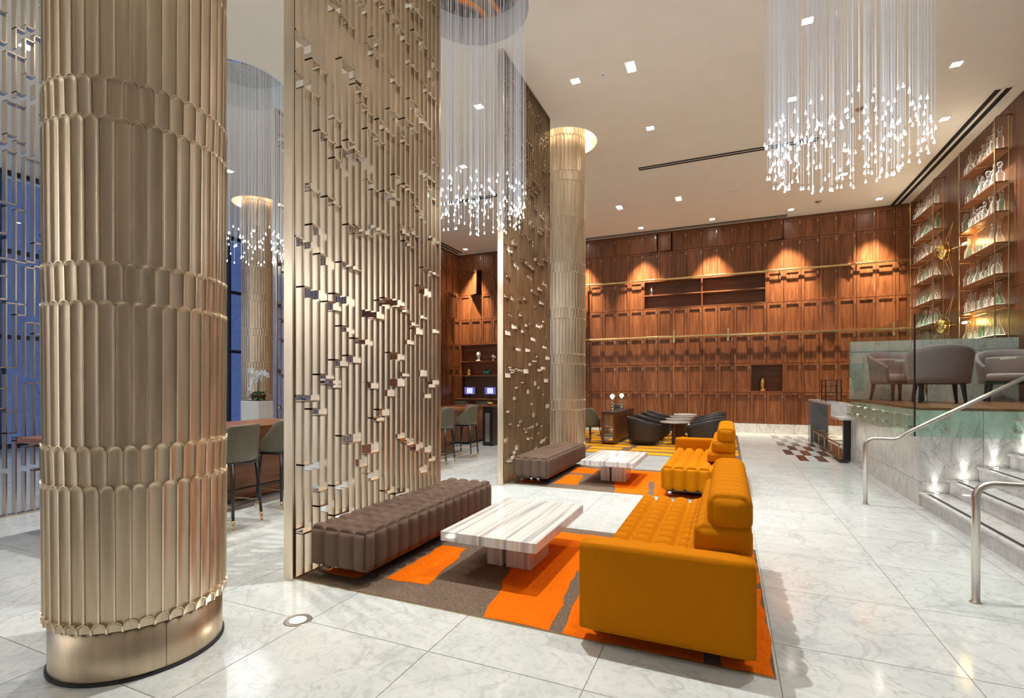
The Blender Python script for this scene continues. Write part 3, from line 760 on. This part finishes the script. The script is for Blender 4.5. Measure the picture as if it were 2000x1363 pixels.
# ornaments
t = thing('bust', 'small white bust on the upper niche shelf, far left corner', 'ornament', (-8.78, 17.05, 2.38))
MB().lathe([(.07,0),(.07,.05),(.035,.07),(.04,.12),(.075,.17),(.09,.25),(.075,.33),(.03,.375),(.002,.38)], 18).build('head', M['porcelain'], t, smooth=True); MB().box(-.09, .09, -.07, .07, 0, .03).build('plinth', M['porcelain'], t)
t = thing('figurine', 'white figurine on the upper niche shelf beside the far screen', 'ornament', (-8.14, 17.05, 2.38))
MB().tube([(-.10,0,.16),(-.02,0,.2),(.08,0,.12)], [.03,.05,.03], 8).build('body', M['porcelain'], t, smooth=True); MB().tube([(-.02,0,0),(-.02,0,.2)], .02, 6).build('stand', M['porcelain'], t)
t = thing('jar', 'round gold jar on the lower niche shelf, far left corner', 'ornament', (-9.2, 17.05, 1.836))
MB().lathe([(.07,0),(.09,.04),(.09,.22),(.06,.25),(.05,.28),(.002,.29)], 18).build('body', M['gold'], t, smooth=True)
t = thing('dog_figurine', 'small teal dog figurine on the lower niche shelf', 'ornament', (-8.45, 17.05, 1.836))
MB().tube([(-.12,0,.12),(.10,0,.12)], [.045,.05], 8).tube([(.08,0,.13),(.14,0,.19),(.19,0,.17)], [.04,.035,.02], 8).build('body', M['teal'], t, smooth=True)
for sx in (-.09, .08): MB().tube([(sx,0,.11),(sx,0,0)], .022, 6).build('leg', M['teal'], t)
MB().tube([(-.12,0,.13),(-.17,0,.18)], .012, 6).build('tail', M['teal'], t)
t = thing('bottle', 'silver bottle in the long open niche of the locker wall', 'bottle', (-2.33, 17.03, 4.44))
MB().lathe([(.05,0),(.06,.03),(.06,.14),(.025,.19),(.02,.24)], 16).build('body', M['steel'], t, smooth=True); MB().lathe([(.028,.24),(.032,.27),(.002,.3)], 12).build('stopper', M['steel'], t, smooth=True)
t = thing('vase', 'gold vase in the square niche of the locker wall', 'vase', (.97, 17.03, 1.288))
MB().lathe([(.07,0),(.085,.05),(.09,.22),(.085,.30),(.05,.35),(.035,.38),(.05,.40)], 20).build('body', M['gold'], t, smooth=True); MB().lathe([(.03,.40),(.04,.44),(.002,.46)], 14).build('lid', M['dmarble'], t, smooth=True)
# grey lounge chairs and round tables
def lounge():
    t = thing('tub_chair', 'x', 'armchair', group='charcoal tub chairs on the yellow rug')
    shell(.37, .36, .05, lambda t_: .50+.17*(1-sm(.1, 1.0, abs(t_))), math.radians(138), .20, .075, power=2.3).build('shell', M['charcoal'], t, smooth=True, fix=True)
    cushion(.33, .33, .06, .38).build('seat', M['charcoal'], t, smooth=True, fix=True)
    MB().lathe([(.28, 0), (.28, .055)], 24).build('plinth', M['black'], t)
    return t
lc = lounge(); first = True; ordn = ('nearest', 'second', 'third', 'farthest')
for k in range(4):
    for s, x, a, side in ((0, -1.92, -62, 'left'), (1, -.50, 62, 'right')):
        o = lc if first else copy_tree(lc); first = False
        o.location = (x, 12.78+1.13*k, .006); o.rotation_euler = (0,0,math.radians(a)); o['label'] = '%s charcoal tub chair in the row %s of the round tables' % (ordn[k], side)
def rtable():
    t = thing('round_table', 'x', 'table', group='white round tables on the yellow rug')
    MB().lathe([(.33, .535), (.345, .545), (.345, .565), (.335, .572)], 40).build('table_top', M['tile_far'], t, smooth=False)
    MB().lathe([(.075, .02), (.075, .535)], 24).build('pedestal', M['walnut_d'], t, smooth=True); MB().lathe([(.17, 0), (.17, .012), (.08, .022)], 28).build('base', M['chrome'], t)
    return t
rt = rtable()
for k in range(4):
    o = rt if k == 0 else copy_tree(rt); o.location = (-1.21, 12.93+1.1*k, .006); o['label'] = '%s white round table between the charcoal tub chairs' % ordn[k]
t = thing('side_table', 'white topped table behind the dark olive chair', 'table', (-3.75, 13.3, .006))
MB().lathe([(.42, .72), (.42, .75)], 32).build('table_top', M['tile_far'], t); MB().lathe([(.05, .02), (.05, .72)], 12).build('pedestal', M['black'], t); MB().lathe([(.22, 0), (.22, .02)], 24).build('base', M['black'], t)
# mirrored console with crystal lamps
t = thing('console', 'walnut console with a mirrored end panel', 'cabinet', (-2.72, 13.6, .006))
MB().box(-.17, .17, -1.36, 1.36, .05, .77).build('body', M['walnut'], t, bevel=.004); MB().box(-.18, .18, -1.37, 1.37, .77, .80).build('top', M['dmarble'], t)
MB().box(-.09, .12, -1.368, -1.36, .10, .72).build('mirror_panel', M['mirror'], t); MB().box(-.15, .15, -1.3, 1.3, 0, .05).build('plinth', M['black'], t)
for y_ in (-.75, .1, .8): MB().box(.17, .176, y_-.05, y_+.05, .58, .68).build('pull', M['black'], t)
for y_, lab in ((-1.05, 'crystal ball lamp on the console, nearer the camera'), (.15, 'crystal ball lamp on the console, farther from the camera')):
    q = thing('crystal_lamp', lab, 'lamp', (-2.68, 13.6+y_, .806))
    MB().lathe([(.055, 0), (.055, .012)], 16).build('foot', M['chrome'], q)
    for k in range(4): MB().lathe([(.012, -.04), (.035, -.028), (.045, 0), (.035, .028), (.012, .04)], 14, (0,0,.055+.08*k)).build('ball', M['chrome'], q, smooth=True)
    MB().lathe([(.01, -.05), (.042, -.03), (.055, 0), (.042, .03), (.01, .05)], 14, (0,0,.385)).build('bulb', M['warmlamp'], q, smooth=True)
    plight('lamp_light', (0,0,.45), 3, WARM, .05, q)
# orchid planter
t = thing('planter', 'tall white planter box in front of the distant column', 'planter', (-9.6, 8.0, 0))
MB().box(-.28, .28, -.28, .28, 0, 1.13).build('box', M['white'], t, bevel=.01); MB().box(-.25, .25, -.25, .25, 1.10, 1.14).build('soil', M['bark'], t)
t = thing('orchid', 'white orchid in a bark pot on the white planter', 'plant', (-9.66, 8.0, 1.14))
MB().lathe([(.13, 0), (.16, .12)], 16).build('pot', M['bark'], t)
rr = random.Random(2)
for k in range(9):
    a = 2*PI*k/9+.3; L_ = rr.uniform(.2,.32); m = MB(); c, s = math.cos(a), math.sin(a)
    rows = [[(c*L_*u-s*v*.05*math.sin(PI*min(1,u+.05)), s*L_*u+c*v*.05*math.sin(PI*min(1,u+.05)), .10+.10*math.sin(u*2.6+.3*k)) for v in (-1,0,1)] for u in (0,.25,.5,.75,.95)]
    m.grid(rows); m.build('leaf', M['leaf'], t, smooth=True)
stems = [[(0,0,.1),(.02,0,.45),(-.05,0,.62),(-.28,0,.64)], [(0,0,.1),(.03,0,.42),(.10,0,.60),(.3,0,.58)], [(0,0,.1),(-.02,0,.4),(-.03,-.05,.52),(-.05,-.12,.3)]]
for pts in stems:
    MB().tube(pts, .006, 5).build('stem', M['leaf'], t)
    for k in range(7):
        u = 1.4+1.6*k/6; i = min(2, int(u)); p = Vector(pts[i]).lerp(Vector(pts[i+1]), u-i)+Vector((rr.uniform(-.03,.03), rr.uniform(-.04,.04), rr.uniform(-.03,.03)))
        m = MB()
        for q in range(5):
            a = 2*PI*q/5+rr.random(); m.add([p, p+Vector((math.cos(a-.5)*.055, -.012, math.sin(a-.5)*.055)), p+Vector((math.cos(a)*.075, -.02, math.sin(a)*.075)), p+Vector((math.cos(a+.5)*.055, -.012, math.sin(a+.5)*.055))], [(0,1,2,3)])
        m.build('flower', M['petal'], t)
# ================================================================== PLATFORM, STAIRS, GLASS
PX, PY, PZ, HY = 2.163, 7.63, 1.21, 11.36
pf = thing('marble_platform', 'raised grey marble platform beside the stairs', 'platform', (PX, PY, 0))
MB().box(.02, XR-PX-.01, .02, HY-PY, 0, PZ-.03).build('core', M['joint'], pf)
MB().box(0, XR-PX-.01, 0, HY-PY, PZ-.03, PZ).build('floor_slab', M['walnut_y'], pf)
for k in range(4):
    y0, y1 = .9325*k, .9325*(k+1); MB().box(0, .02, .002, y1-y0-.002, .30, PZ-.032).build('cladding_panel', M['gmarble'], pf, loc=(0, y0, 0)); MB().box(-.004, .02, .002, y1-y0-.002, .0, .296).build('cladding_panel', M['gmarble'], pf, loc=(0, y0, 0))
for k in range(4): 
    MB().box(.002, .607, 0, .02, .004 if k == 0 else .004, .30).build('cladding_panel', M['gmarble'], pf, loc=(.609*k, 0, 0)); MB().box(.002, .607, 0, .02, .304, PZ-.032).build('cladding_panel', M['gmarble'], pf, loc=(.609*k, 0, 0))
stt = thing('staircase', 'grey marble staircase rising to the platform at right', 'stairs', (PX, 4.3, 0))
for k in range(7):
    x0 = .277*k; z1 = .173*(k+1)
    s_ = MB().box(x0+.012, 2.6, -3.2, 3.325, z1-.173, z1-.03).build('step', M['gmarble'], stt)
    MB().box(x0-.012, x0+.29, -3.2, 3.325, z1-.03, z1).build('tread', M['gmarble'], s_, bevel=.006); MB().box(x0+.035, x0+.075, -3.2, 3.2, z1-.001, z1+.0015).build('grip_strip', M['rubber'], s_)
MB().box(2.2, 4.3, -3.2, 3.325, 0, PZ).build('landing', M['gmarble'], stt)
hw = thing('half_wall', 'grey marble half wall behind the platform chairs', 'partition', (PX, HY, PZ))
MB().box(.0, XR-PX, .02, .16, 0, 1.085).build('core', M['gmarble'], hw)
for k in range(4):
    MB().box(.0015, .6075, 0, .02, .003, .90).build('panel', M['gmarble'], hw, loc=(.609*k,0,0)); MB().box(.0015, .6075, -.004, .17, .904, 1.10).build('cap_panel', M['gmarble'], hw, loc=(.609*k,0,0))
bal = thing('glass_balustrade', 'green tinted glass balustrade around the marble platform', 'railing', (PX, PY, 0))
gt = .010
gy = [0.0, 1.04, 2.08, 3.12, 3.70]
for k in range(4): MB().box(-.07, -.07+gt, gy[k]+.006-(.07 if k == 0 else 0), gy[k+1]-.006, .86, 2.36).build('glass_pane', M['glass'], bal)
gx = [0.0, 1.15, 2.3]
for k in range(2): MB().box(gx[k]+.006-(.055 if k == 0 else 0), gx[k+1]-.006, -.07, -.07+gt, .86, 2.36).build('glass_pane', M['glass'], bal)
for y_ in (.25, .75, 1.3, 1.8, 2.35, 2.85, 3.3, 3.6):
    for z in (.95, 1.09): MB().tube([(-.085, y_, z), (0, y_, z)], [.024, .018], 12).build('standoff', M['steel'], bal, smooth=False)
for x_ in (.26, .90, 1.40, 2.0):
    for z in (.95, 1.09): MB().tube([(x_, -.085, z), (x_, 0, z)], [.024, .018], 12).build('standoff', M['steel'], bal)
MB().box(-.074, -.058, -.074, -.058, .86, 2.36).build('corner_edge', M['black'], bal)
def handrail(loc, label):
    t = thing('handrail', label, 'handrail', loc); R_ = .024; pts = [(0,0,0),(0,0,.72)]
    for k in range(1, 7): a = PI/2*k/6; pts.append((.10-.10*math.cos(a), 0, .72+.10*math.sin(a)))
    pts += [(.28, 0, .82)]
    k = .173/.277*.985
    for i in range(1, 5): pts.append((.28+.03*i, 0, .82+.03*i*k*(i/4)))
    pts += [(1.8, 0, .895+1.40*k)]
    MB().tube(pts, R_, 14).build('rail_tube', M['steel'], t, smooth=True)
    MB().lathe([(.036, 0), (.036, .006), (.026, .008)], 20).build('flange', M['steel'], t)
handrail((1.575, 7.47, 0), 'brushed steel handrail at the platform corner')
handrail((1.558, 4.40, 0), 'brushed steel handrail nearest the camera at right')
for k in range(5):
    t = thing('step_light', 'small round step light at the wall end of the %s stair tread' % ('first','second','third','fourth','fifth')[k], 'light', (PX+.15+.277*k, PY-.06, .173*(k+1)+.001))
    MB().lathe([(.030, 0), (.030, .004), (.022, .006)], 16).build('ring', M['steel'], t); MB().lathe([(.02, .003), (.02, .007)], 14).build('lens', M['lamp'], t)
    spot('step_spot', (0, .028, .012), (.0, .05, 1), 9, NEUT, 38, .9, .012, t)
# counter below the platform
ct = thing('marble_counter', 'stepped white marble counter with dark open underside', 'counter', (2.02, 11.38, 0))
MB().box(-.05, .34, .85, 4.05, 1.05, 1.10).build('upper_top', M['gmarble'], ct, bevel=.004); MB().box(-.05, .34, 3.6, 4.05, 0, 1.05).build('end_panel', M['smarble'], ct)
MB().box(-.05, .34, .80, .86, .84, 1.10).build('riser_panel', M['gmarble'], ct); MB().box(-.05, .34, .0, .86, .80, .845).build('lower_top', M['gmarble'], ct, bevel=.004)
MB().box(.03, .33, .03, .12, 0, .80).build('support', M['black'], ct)
MB().box(-.02, .33, .02, 3.6, 0, .05).build('plinth', M['dmarble'], ct)
MB().tube([(0, .25, .30), (0, 3.6, .30)], .02, 8).build('foot_rail', M['brass'], ct)
for y_ in (.3, 1.1, 1.9, 2.7, 3.5): MB().tube([(0, y_, .05), (0, y_, .30), (.25, y_, .30)], .012, 6).build('rail_bracket', M['brass'], ct)
t = thing('display_case', 'small glass display case with dark frame on the counter', 'display case', (2.2, 13.6, 1.101))
for sx in (-.15, .15):
    for sy in (-.28, .28): MB().box(sx-.01, sx+.01, sy-.01, sy+.01, 0, .5).build('post', M['black'], t)
for z in (.03, .20, .35, .49):
    m = MB()
    for sy in (-.28, .28): m.box(-.15, .15, sy-.006, sy+.006, z-.006, z+.006)
    for sx in (-.15, .15): m.box(sx-.006, sx+.006, -.28, .28, z-.006, z+.006)
    m.build('frame_rail', M['black'], t); MB().box(-.145, .145, -.275, .275, z-.003, z+.002).build('glass_shelf', M['glass'], t)
MB().box(-.15, .15, -.283, -.279, .03, .49).build('glass_front', M['pane'], t)
# platform chairs and tables
def pchair():
    t = thing('platform_armchair', 'x', 'armchair', group='mauve armchairs on the platform')
    shell(.37, .35, .30, lambda t_: .56+.31*max(0, math.cos(t_*PI/2))**.75, math.radians(125), .18, .055, power=2.15).build('shell', M['mauve'], t, smooth=True, fix=True)
    cushion(.335, .33, .33, .46).build('seat', M['mauve_l'], t, smooth=True, fix=True)
    cushion(.27, .07, .47, .74).build('back_cushion', M['mauve_l'], t, smooth=True, loc=(0,-.24,0), fix=True)
    cushion(.35, .335, .285, .335).build('seat_frame', M['black'], t, smooth=True, fix=True)
    for sx in (-1, 1):
        for sy in (-1, 1): MB().tube([(sx*.24, sy*.22, .30), (sx*.27, sy*.25, 0)], [.034, .02], 8).build('leg', M['black'], t)
    return t
pc = pchair(); first = True
for x, y, a, lab in ((2.99, 9.72, -6, 'mauve armchair on the platform with its back to the camera'), (2.72, 10.75, 205, 'mauve armchair behind the glass, left of the marble half wall'), (4.22, 10.72, 165, 'mauve armchair at the right edge on the platform')):
    o = pc if first else copy_tree(pc); first = False; o.location = (x, y, PZ); o.rotation_euler = (0,0,math.radians(a)); o['label'] = lab
for x, y, lab in ((3.02, 10.35, 'small white table behind the foremost mauve armchair'), (4.30, 10.05, 'small white table at the right edge on the platform')):
    t = thing('cafe_table', lab, 'table', (x, y, PZ))
    MB().box(-.36, .25, -.25, .25, .665, .70).build('table_top', M['porcelain'], t, bevel=.006); MB().lathe([(.03, .02), (.03, .66)], 12).build('pedestal', M['chrome'], t, smooth=True); MB().lathe([(.26, 0), (.26, .012), (.04, .03)], 28).build('base', M['chrome'], t)
# ================================================================== DECANTER SHELVES
kinds = []
def dec_profile(k):
    return [[(.045,0),(.055,.01),(.055,.10),(.03,.135),(.018,.15),(.018,.18),(.026,.19)],
            [(.065,0),(.070,.01),(.045,.08),(.020,.13),(.016,.20),(.024,.21)],
            [(.05,0),(.056,.01),(.05,.06),(.06,.12),(.03,.15),(.03,.165),(.045,.175)],
            [(.04,0),(.045,.01),(.045,.15),(.022,.18),(.018,.22),(.026,.23)]][k]
stop_p = [[(.012,0),(.012,.012),(.030,.03),(.034,.048),(.024,.068),(.002,.075)], [(.012,0),(.014,.02),(.022,.04),(.016,.07),(.002,.085)]]
dec_me = {}
for k in range(4):
    for mname in ('crystal', 'cgreen'): dec_me[(k, mname)] = MB().lathe(dec_profile(k), 12).mesh('decanter_body', M[mname], smooth=True)
stop_me = [MB().lathe(s, 10).mesh('stopper', M['crystal'], smooth=True) for s in stop_p]
knames = ('square-shouldered', 'conical', 'bulbous', 'tall slim'); ords = ('topmost','second','third','fourth','fifth','sixth','seventh')
ordp = ('first','second','third','fourth','fifth','sixth','seventh','eighth','ninth','tenth')
def shelf_unit(yn, yf, zs, label, uname, seed):
    """yn..yf along the right wall; front x=4.35, wall side x=4.575"""
    rnd = random.Random(seed); xf, xb = 4.35, 4.575; t = thing('shelf_unit', label, 'shelf', (XR, yn, 0)); L = yf-yn
    X = lambda x: x-XR
    for y_ in (0, L):
        MB().tube([(X(xf), y_, 1.25), (X(xf), y_, 6.21), (X(xf)+.03, y_, 6.25), (X(4.59), y_, 6.25)], .012, 8).build('post', M['abrass'], t, smooth=True)
        MB().tube([(X(4.54), y_, 1.25), (X(4.54), y_, 6.25)], .009, 6).build('post', M['abrass'], t)
    for k, z in enumerate(zs):
        MB().box(X(xf)+.012, X(4.565), .02, L-.02, z-.018, z+.006).build('shelf_board', M['walnut_y'], t)
        for y_ in (0, L/2, L): MB().tube([(X(xf), y_, z-.055), (X(4.59), y_, z-.055)], .007, 6).build('cross_rail', M['abrass'], t)
        MB().tube([(X(4.555), 0, z-.045), (X(4.555), L, z-.045)], .007, 6).build('back_rail', M['abrass'], t)
        MB().box(X(xf)+.04, X(xf)+.17, .08, L-.08, z+.006, z+.014).build('light_strip', M['led'], t)
        if z < 6.1:
            n = max(6, int(L/.155)); 
            for i in range(n):
                yy = yn+.10+(L-.2)*(n-1-i)/(n-1)+rnd.uniform(-.015, .015); kk = rnd.randrange(4); g = 'cgreen' if rnd.random() < .12 else 'crystal'
                s = rnd.uniform(1.1, 1.5)
                d = thing('decanter', '%s %s decanter, %s from left, %s shelf of the %s' % ('green' if g == 'cgreen' else 'clear', knames[kk], ordp[min(i, 9)], ords[k], uname), 'decanter', (rnd.uniform(4.43, 4.48), yy, z+.014), group='decanters on the '+uname)
                d.scale = (s*.85, s*.85, s)
                link('body', dec_me[(kk, g)], d); sp = link('stopper', stop_me[rnd.randrange(2)], d, (0, 0, dec_profile(kk)[-1][1]))
ZS = [5.685, 5.10, 4.575, 4.02, 3.465, 2.915, 2.37]
shelf_unit(11.545, 13.04, ZS, 'brass framed wall shelf unit at the right, nearer the camera', 'nearer brass unit', 1)
shelf_unit(14.46, 16.02, ZS, 'brass framed wall shelf unit next to the walnut locker corner', 'farther brass unit', 2)
# gold dome sconces between the units
for z, lab in ((4.38, 'upper polished gold dome sconce between the decanter shelves'), (2.76, 'lower polished gold dome sconce between the decanter shelves')):
    t = thing('wall_sconce', lab, 'sconce', (4.585, 13.68, z))
    prof = [(.002, -.10), (.08, -.09), (.13, -.05), (.15, 0), (.13, .05), (.08, .09), (.002, .10)]
    m = MB().lathe(prof, 28); m.v = [(v[2]*1.35, v[0], v[1]*1.12) for v in m.v]; m.build('dome', M['gold'], t, smooth=True, loc=(-.30,0,0), fix=True)
    MB().tube([(-.24, .17*math.cos(2*PI*k/28), .2*math.sin(2*PI*k/28)) for k in range(29)], .008, 6).build('ring', M['gold'], t, smooth=True)
    MB().tube([(-.25, 0, 0), (0, 0, 0)], .012, 8).build('arm', M['brass'], t)
    for s in (-1, 1): MB().tube([(-.25, s*.13, .1), (-.12, 0, .62)], .006, 6).build('stay', M['brass'], t); MB().tube([(-.25, s*.13, -.1), (-.12, 0, -.55)], .006, 6).build('stay', M['brass'], t)
    MB().tube([(-.25, 0, 0), (-.14, -.55, 0)], .012, 8).build('arm', M['brass'], t)
    MB().tube([(-.14, -.55, 0), (-.13, -.66, 0)], .022, 8).build('bulb', M['warmlamp'], t)
    plight('sconce_light', (-.12, -.62, 0), 20, (1, .52, .16), .04, t)
# ================================================================== CHANDELIERS
strand_me = MB().lathe([(.0015, 0), (.0015, 1)], 5, cap=False).mesh('strand', M['strand'])
drop_me = MB().lathe([(.0012, .035), (.0035, .02), (.0085, .007), (.0100, 0), (.0085, -.006), (.001, -.010)], 8, cap=False).mesh('crystal_drop', M['drop'], smooth=True)
def chandelier(hx, hy, n, label, seed):
    rnd = random.Random(seed); t = thing('rain_chandelier', label, 'chandelier', (hx, hy, CEIL+.40))
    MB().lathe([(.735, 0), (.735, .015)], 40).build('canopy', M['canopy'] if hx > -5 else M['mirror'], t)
    for i in range(n):
        a = rnd.uniform(0, 2*PI)
        if rnd.random() < .72: r = rnd.uniform(.60, .71); z = 3.66+rnd.choice((0, 0, .085, .17, .27, .38))+rnd.uniform(-.02, .03)
        else: r = .6*math.sqrt(rnd.uniform(.08, 1)); z = 3.70+.40*rnd.random()
        s = link('strand', strand_me, t, (r*math.cos(a), r*math.sin(a), z+.06-(CEIL+.40))); s.scale = (1,1,CEIL+.40-z-.06)
        d = link('crystal_drop', drop_me, s, (0,0,-.06/(CEIL+.40-z-.06))); d.scale = (1,1,1/(CEIL+.40-z-.06))
    plight('chandelier_light', (0,0,3.5-(CEIL+.40)), 22, (.86,.93,1), .5, t)
chandelier(1.05, 5.85, 295, 'large crystal rain chandelier at upper right', 1)
chandelier(-3.1, 5.85, 260, 'crystal rain chandelier between the two tall screens', 2)
chandelier(-7.5, 5.85, 170, 'distant crystal rain chandelier right of the big column', 3)
# ================================================================== CEILING FITTINGS AND LAMPS
def downlight(x, y, label, power=700, target=None, size=75, big=False, color=NEUT, blend=.6):
    t = thing('downlight', label, 'light', (x, y, CEIL), group='square ceiling downlights'); n = 2 if big else 1; w_ = .066; l_ = .066*n
    m = MB(); m.box(-w_-.012, w_+.012, -l_-.012, -l_, -.008, 0); m.box(-w_-.012, w_+.012, l_, l_+.012, -.008, 0); m.box(-w_-.012, -w_, -l_, l_, -.008, 0); m.box(w_, w_+.012, -l_, l_, -.008, 0)
    m.build('trim', M['white'], t)
    for k in range(n): MB().box(-w_+.005, w_-.005, -l_+.132*k+.005, -l_+.132*(k+1)-.005, -.006, -.002).build('lens', M['lamp'], t)
    tg = (target[0]-x, target[1]-y, target[2]-CEIL) if target else (0, 0, -5)
    spot('downlight_spot', (0, 0, -.03), tg, power, color, size, blend, .05, t)
WALLW = (1, .79, .54)
downlight(-1.4, 7.92, 'double square downlight nearest the top between chandeliers', 700, big=True, size=62)
downlight(-2.3, 7.93, 'small square downlight just left of the round ceiling speaker', 260)
downlight(-4.1, 7.97, 'small downlight glowing behind the middle chandelier strands, upper', 380)
downlight(1.0, 7.88, 'downlight shining through the top of the large chandelier', 330)
downlight(-1.39, 9.97, 'small square downlight right of the bronze column top', 300)
downlight(1.03, 9.94, 'downlight shining through the left drops of the large chandelier', 300)
downlight(3.26, 9.87, 'elongated downlight at the right above the decanter shelves', 300)
downlight(3.73, 11.82, 'downlight beside the long slot at the right wall', 420, (4.5, 11.9, 3.2), 70)
downlight(-5.56, 10.03, 'downlight glowing behind the middle chandelier strands, lower', 380)
downlight(-2.81, 14.1, 'triple headed downlight right of the far column', 420, (-2.3, 14.6, 0), big=True)
downlight(-1.22, 14.07, 'double downlight above the round lounge tables', 420, big=True)
downlight(2.52, 13.98, 'downlight seen through the lowest drops of the large chandelier', 420)
for x, lab in ((-8.9, 'far left'), (-4.65, 'hidden by the far column'), (-2.55, 'left'), (-.44, 'middle'), (1.65, 'right'), (3.73, 'beside the shelf wall')):
    downlight(x, 16.22, 'small downlight washing the locker wall, %s' % lab, 1900, (x, YB+.05, 3.3), 50, False, WALLW, 1.0)
downlight(-5.53, 6.0, 'downlight glimpsed through the near fretwork screen', 480)
downlight(-10.7, 8.07, 'downlight right of the big column, near the distant chandelier', 400)
for x, y, p in ((-1.62, 3.96, 880), (1.0, 3.97, 380), (-5.5, 3.9, 480), (-5.5, 1.98, 260), (-1.5, 0, 20), (1.9, .8, 100), (-5, -1.5, 130), (0, -3, 40), (3.6, 5.8, 300), (-9.5, 3.9, 300), (-10, 11.5, 300)):
    downlight(x, y, 'square ceiling downlight over the foreground, above the frame', p, size=62 if p > 900 else 75)
for x in (-13.2, -11.8, -10.4, -9.0, -7.6):  # unseen lamps added to brighten the rear wall that the bronze reflects
    downlight(x, -4.6, 'added unseen downlight washing the wall behind the camera to brighten bronze reflections', 1050, (x, -5.5, 2.4), 66, False, (1, .98, .95), .8)
for x, y, lab in ((-1.846, 7.95, 'round ceiling speaker near the double downlight'), (-2.076, 14.2, 'round ceiling speaker between the far double downlights'), (-3.38, 14.17, 'faint round ceiling speaker beside the far column')):
    t = thing('ceiling_speaker', lab, 'speaker', (x, y, CEIL)); MB().lathe([(.11, -.006), (.12, 0)], 28).build('grille', M['white'], t); MB().lathe([(.012, -.010), (.012, -.006)], 10).build('hub', M['rubber'], t)
for x, y, lab in ((2.19, 10.78, 'round sprinkler cover seen inside the large chandelier'), (2.25, 15.78, 'round sprinkler cover before the locker wall')):
    t = thing('sprinkler', lab, 'sprinkler', (x, y, CEIL)); MB().lathe([(.075, -.012), (.085, 0)], 22).build('plate', M['steel'], t); MB().lathe([(.03, -.05), (.02, -.012)], 14).build('head', M['steel'], t)
t = thing('ceiling_sensor', 'small white box sensor on the ceiling left of the large chandelier', 'sensor', (.17, 14.1, CEIL)); MB().box(-.12, .12, -.06, .06, -.05, 0).build('box', M['white'], t, bevel=.01)
t = thing('floor_uplight', 'round steel uplight set in the marble floor before the screen', 'light', (-2.505, 2.365, 0))
MB().lathe([(.048, .001), (.050, .005), (.082, .005), (.086, .001)], 36).build('ring', M['steel'], t); MB().lathe([(.048, .0005), (.048, .003)], 28).build('lens', M['lamp'], t)
spot('uplight', (0, 0, .03), (-.3, .3, 3), 12, NEUT, 50, .8, .03, t)
# street outside the windows
t = thing('street_building', 'dim building with lit white panel seen through the left window', 'building', (-24, 9, 0))
MB().box(-1, 0, -14, 10, -1, 9).build('wall', M['facade'], t)
for y_, z0, z1, w_, mm in ((-5.0, 1.9, 4.6, .9, 'night'), (-6.2, 1.7, 2.2, .6, 'green'), (-5.6, 1.7, 2.4, .5, 'purple'), (-7.4, 1.7, 2.1, .3, 'green'), (-3.2, .2, 1.4, 1.2, 'screen2'), (3, 0.4, 3, 1.4, 'screen2')):
    MB().box(0, .06, y_-w_/2, y_+w_/2, z0, z1).build('lit_panel', M[mm], t)
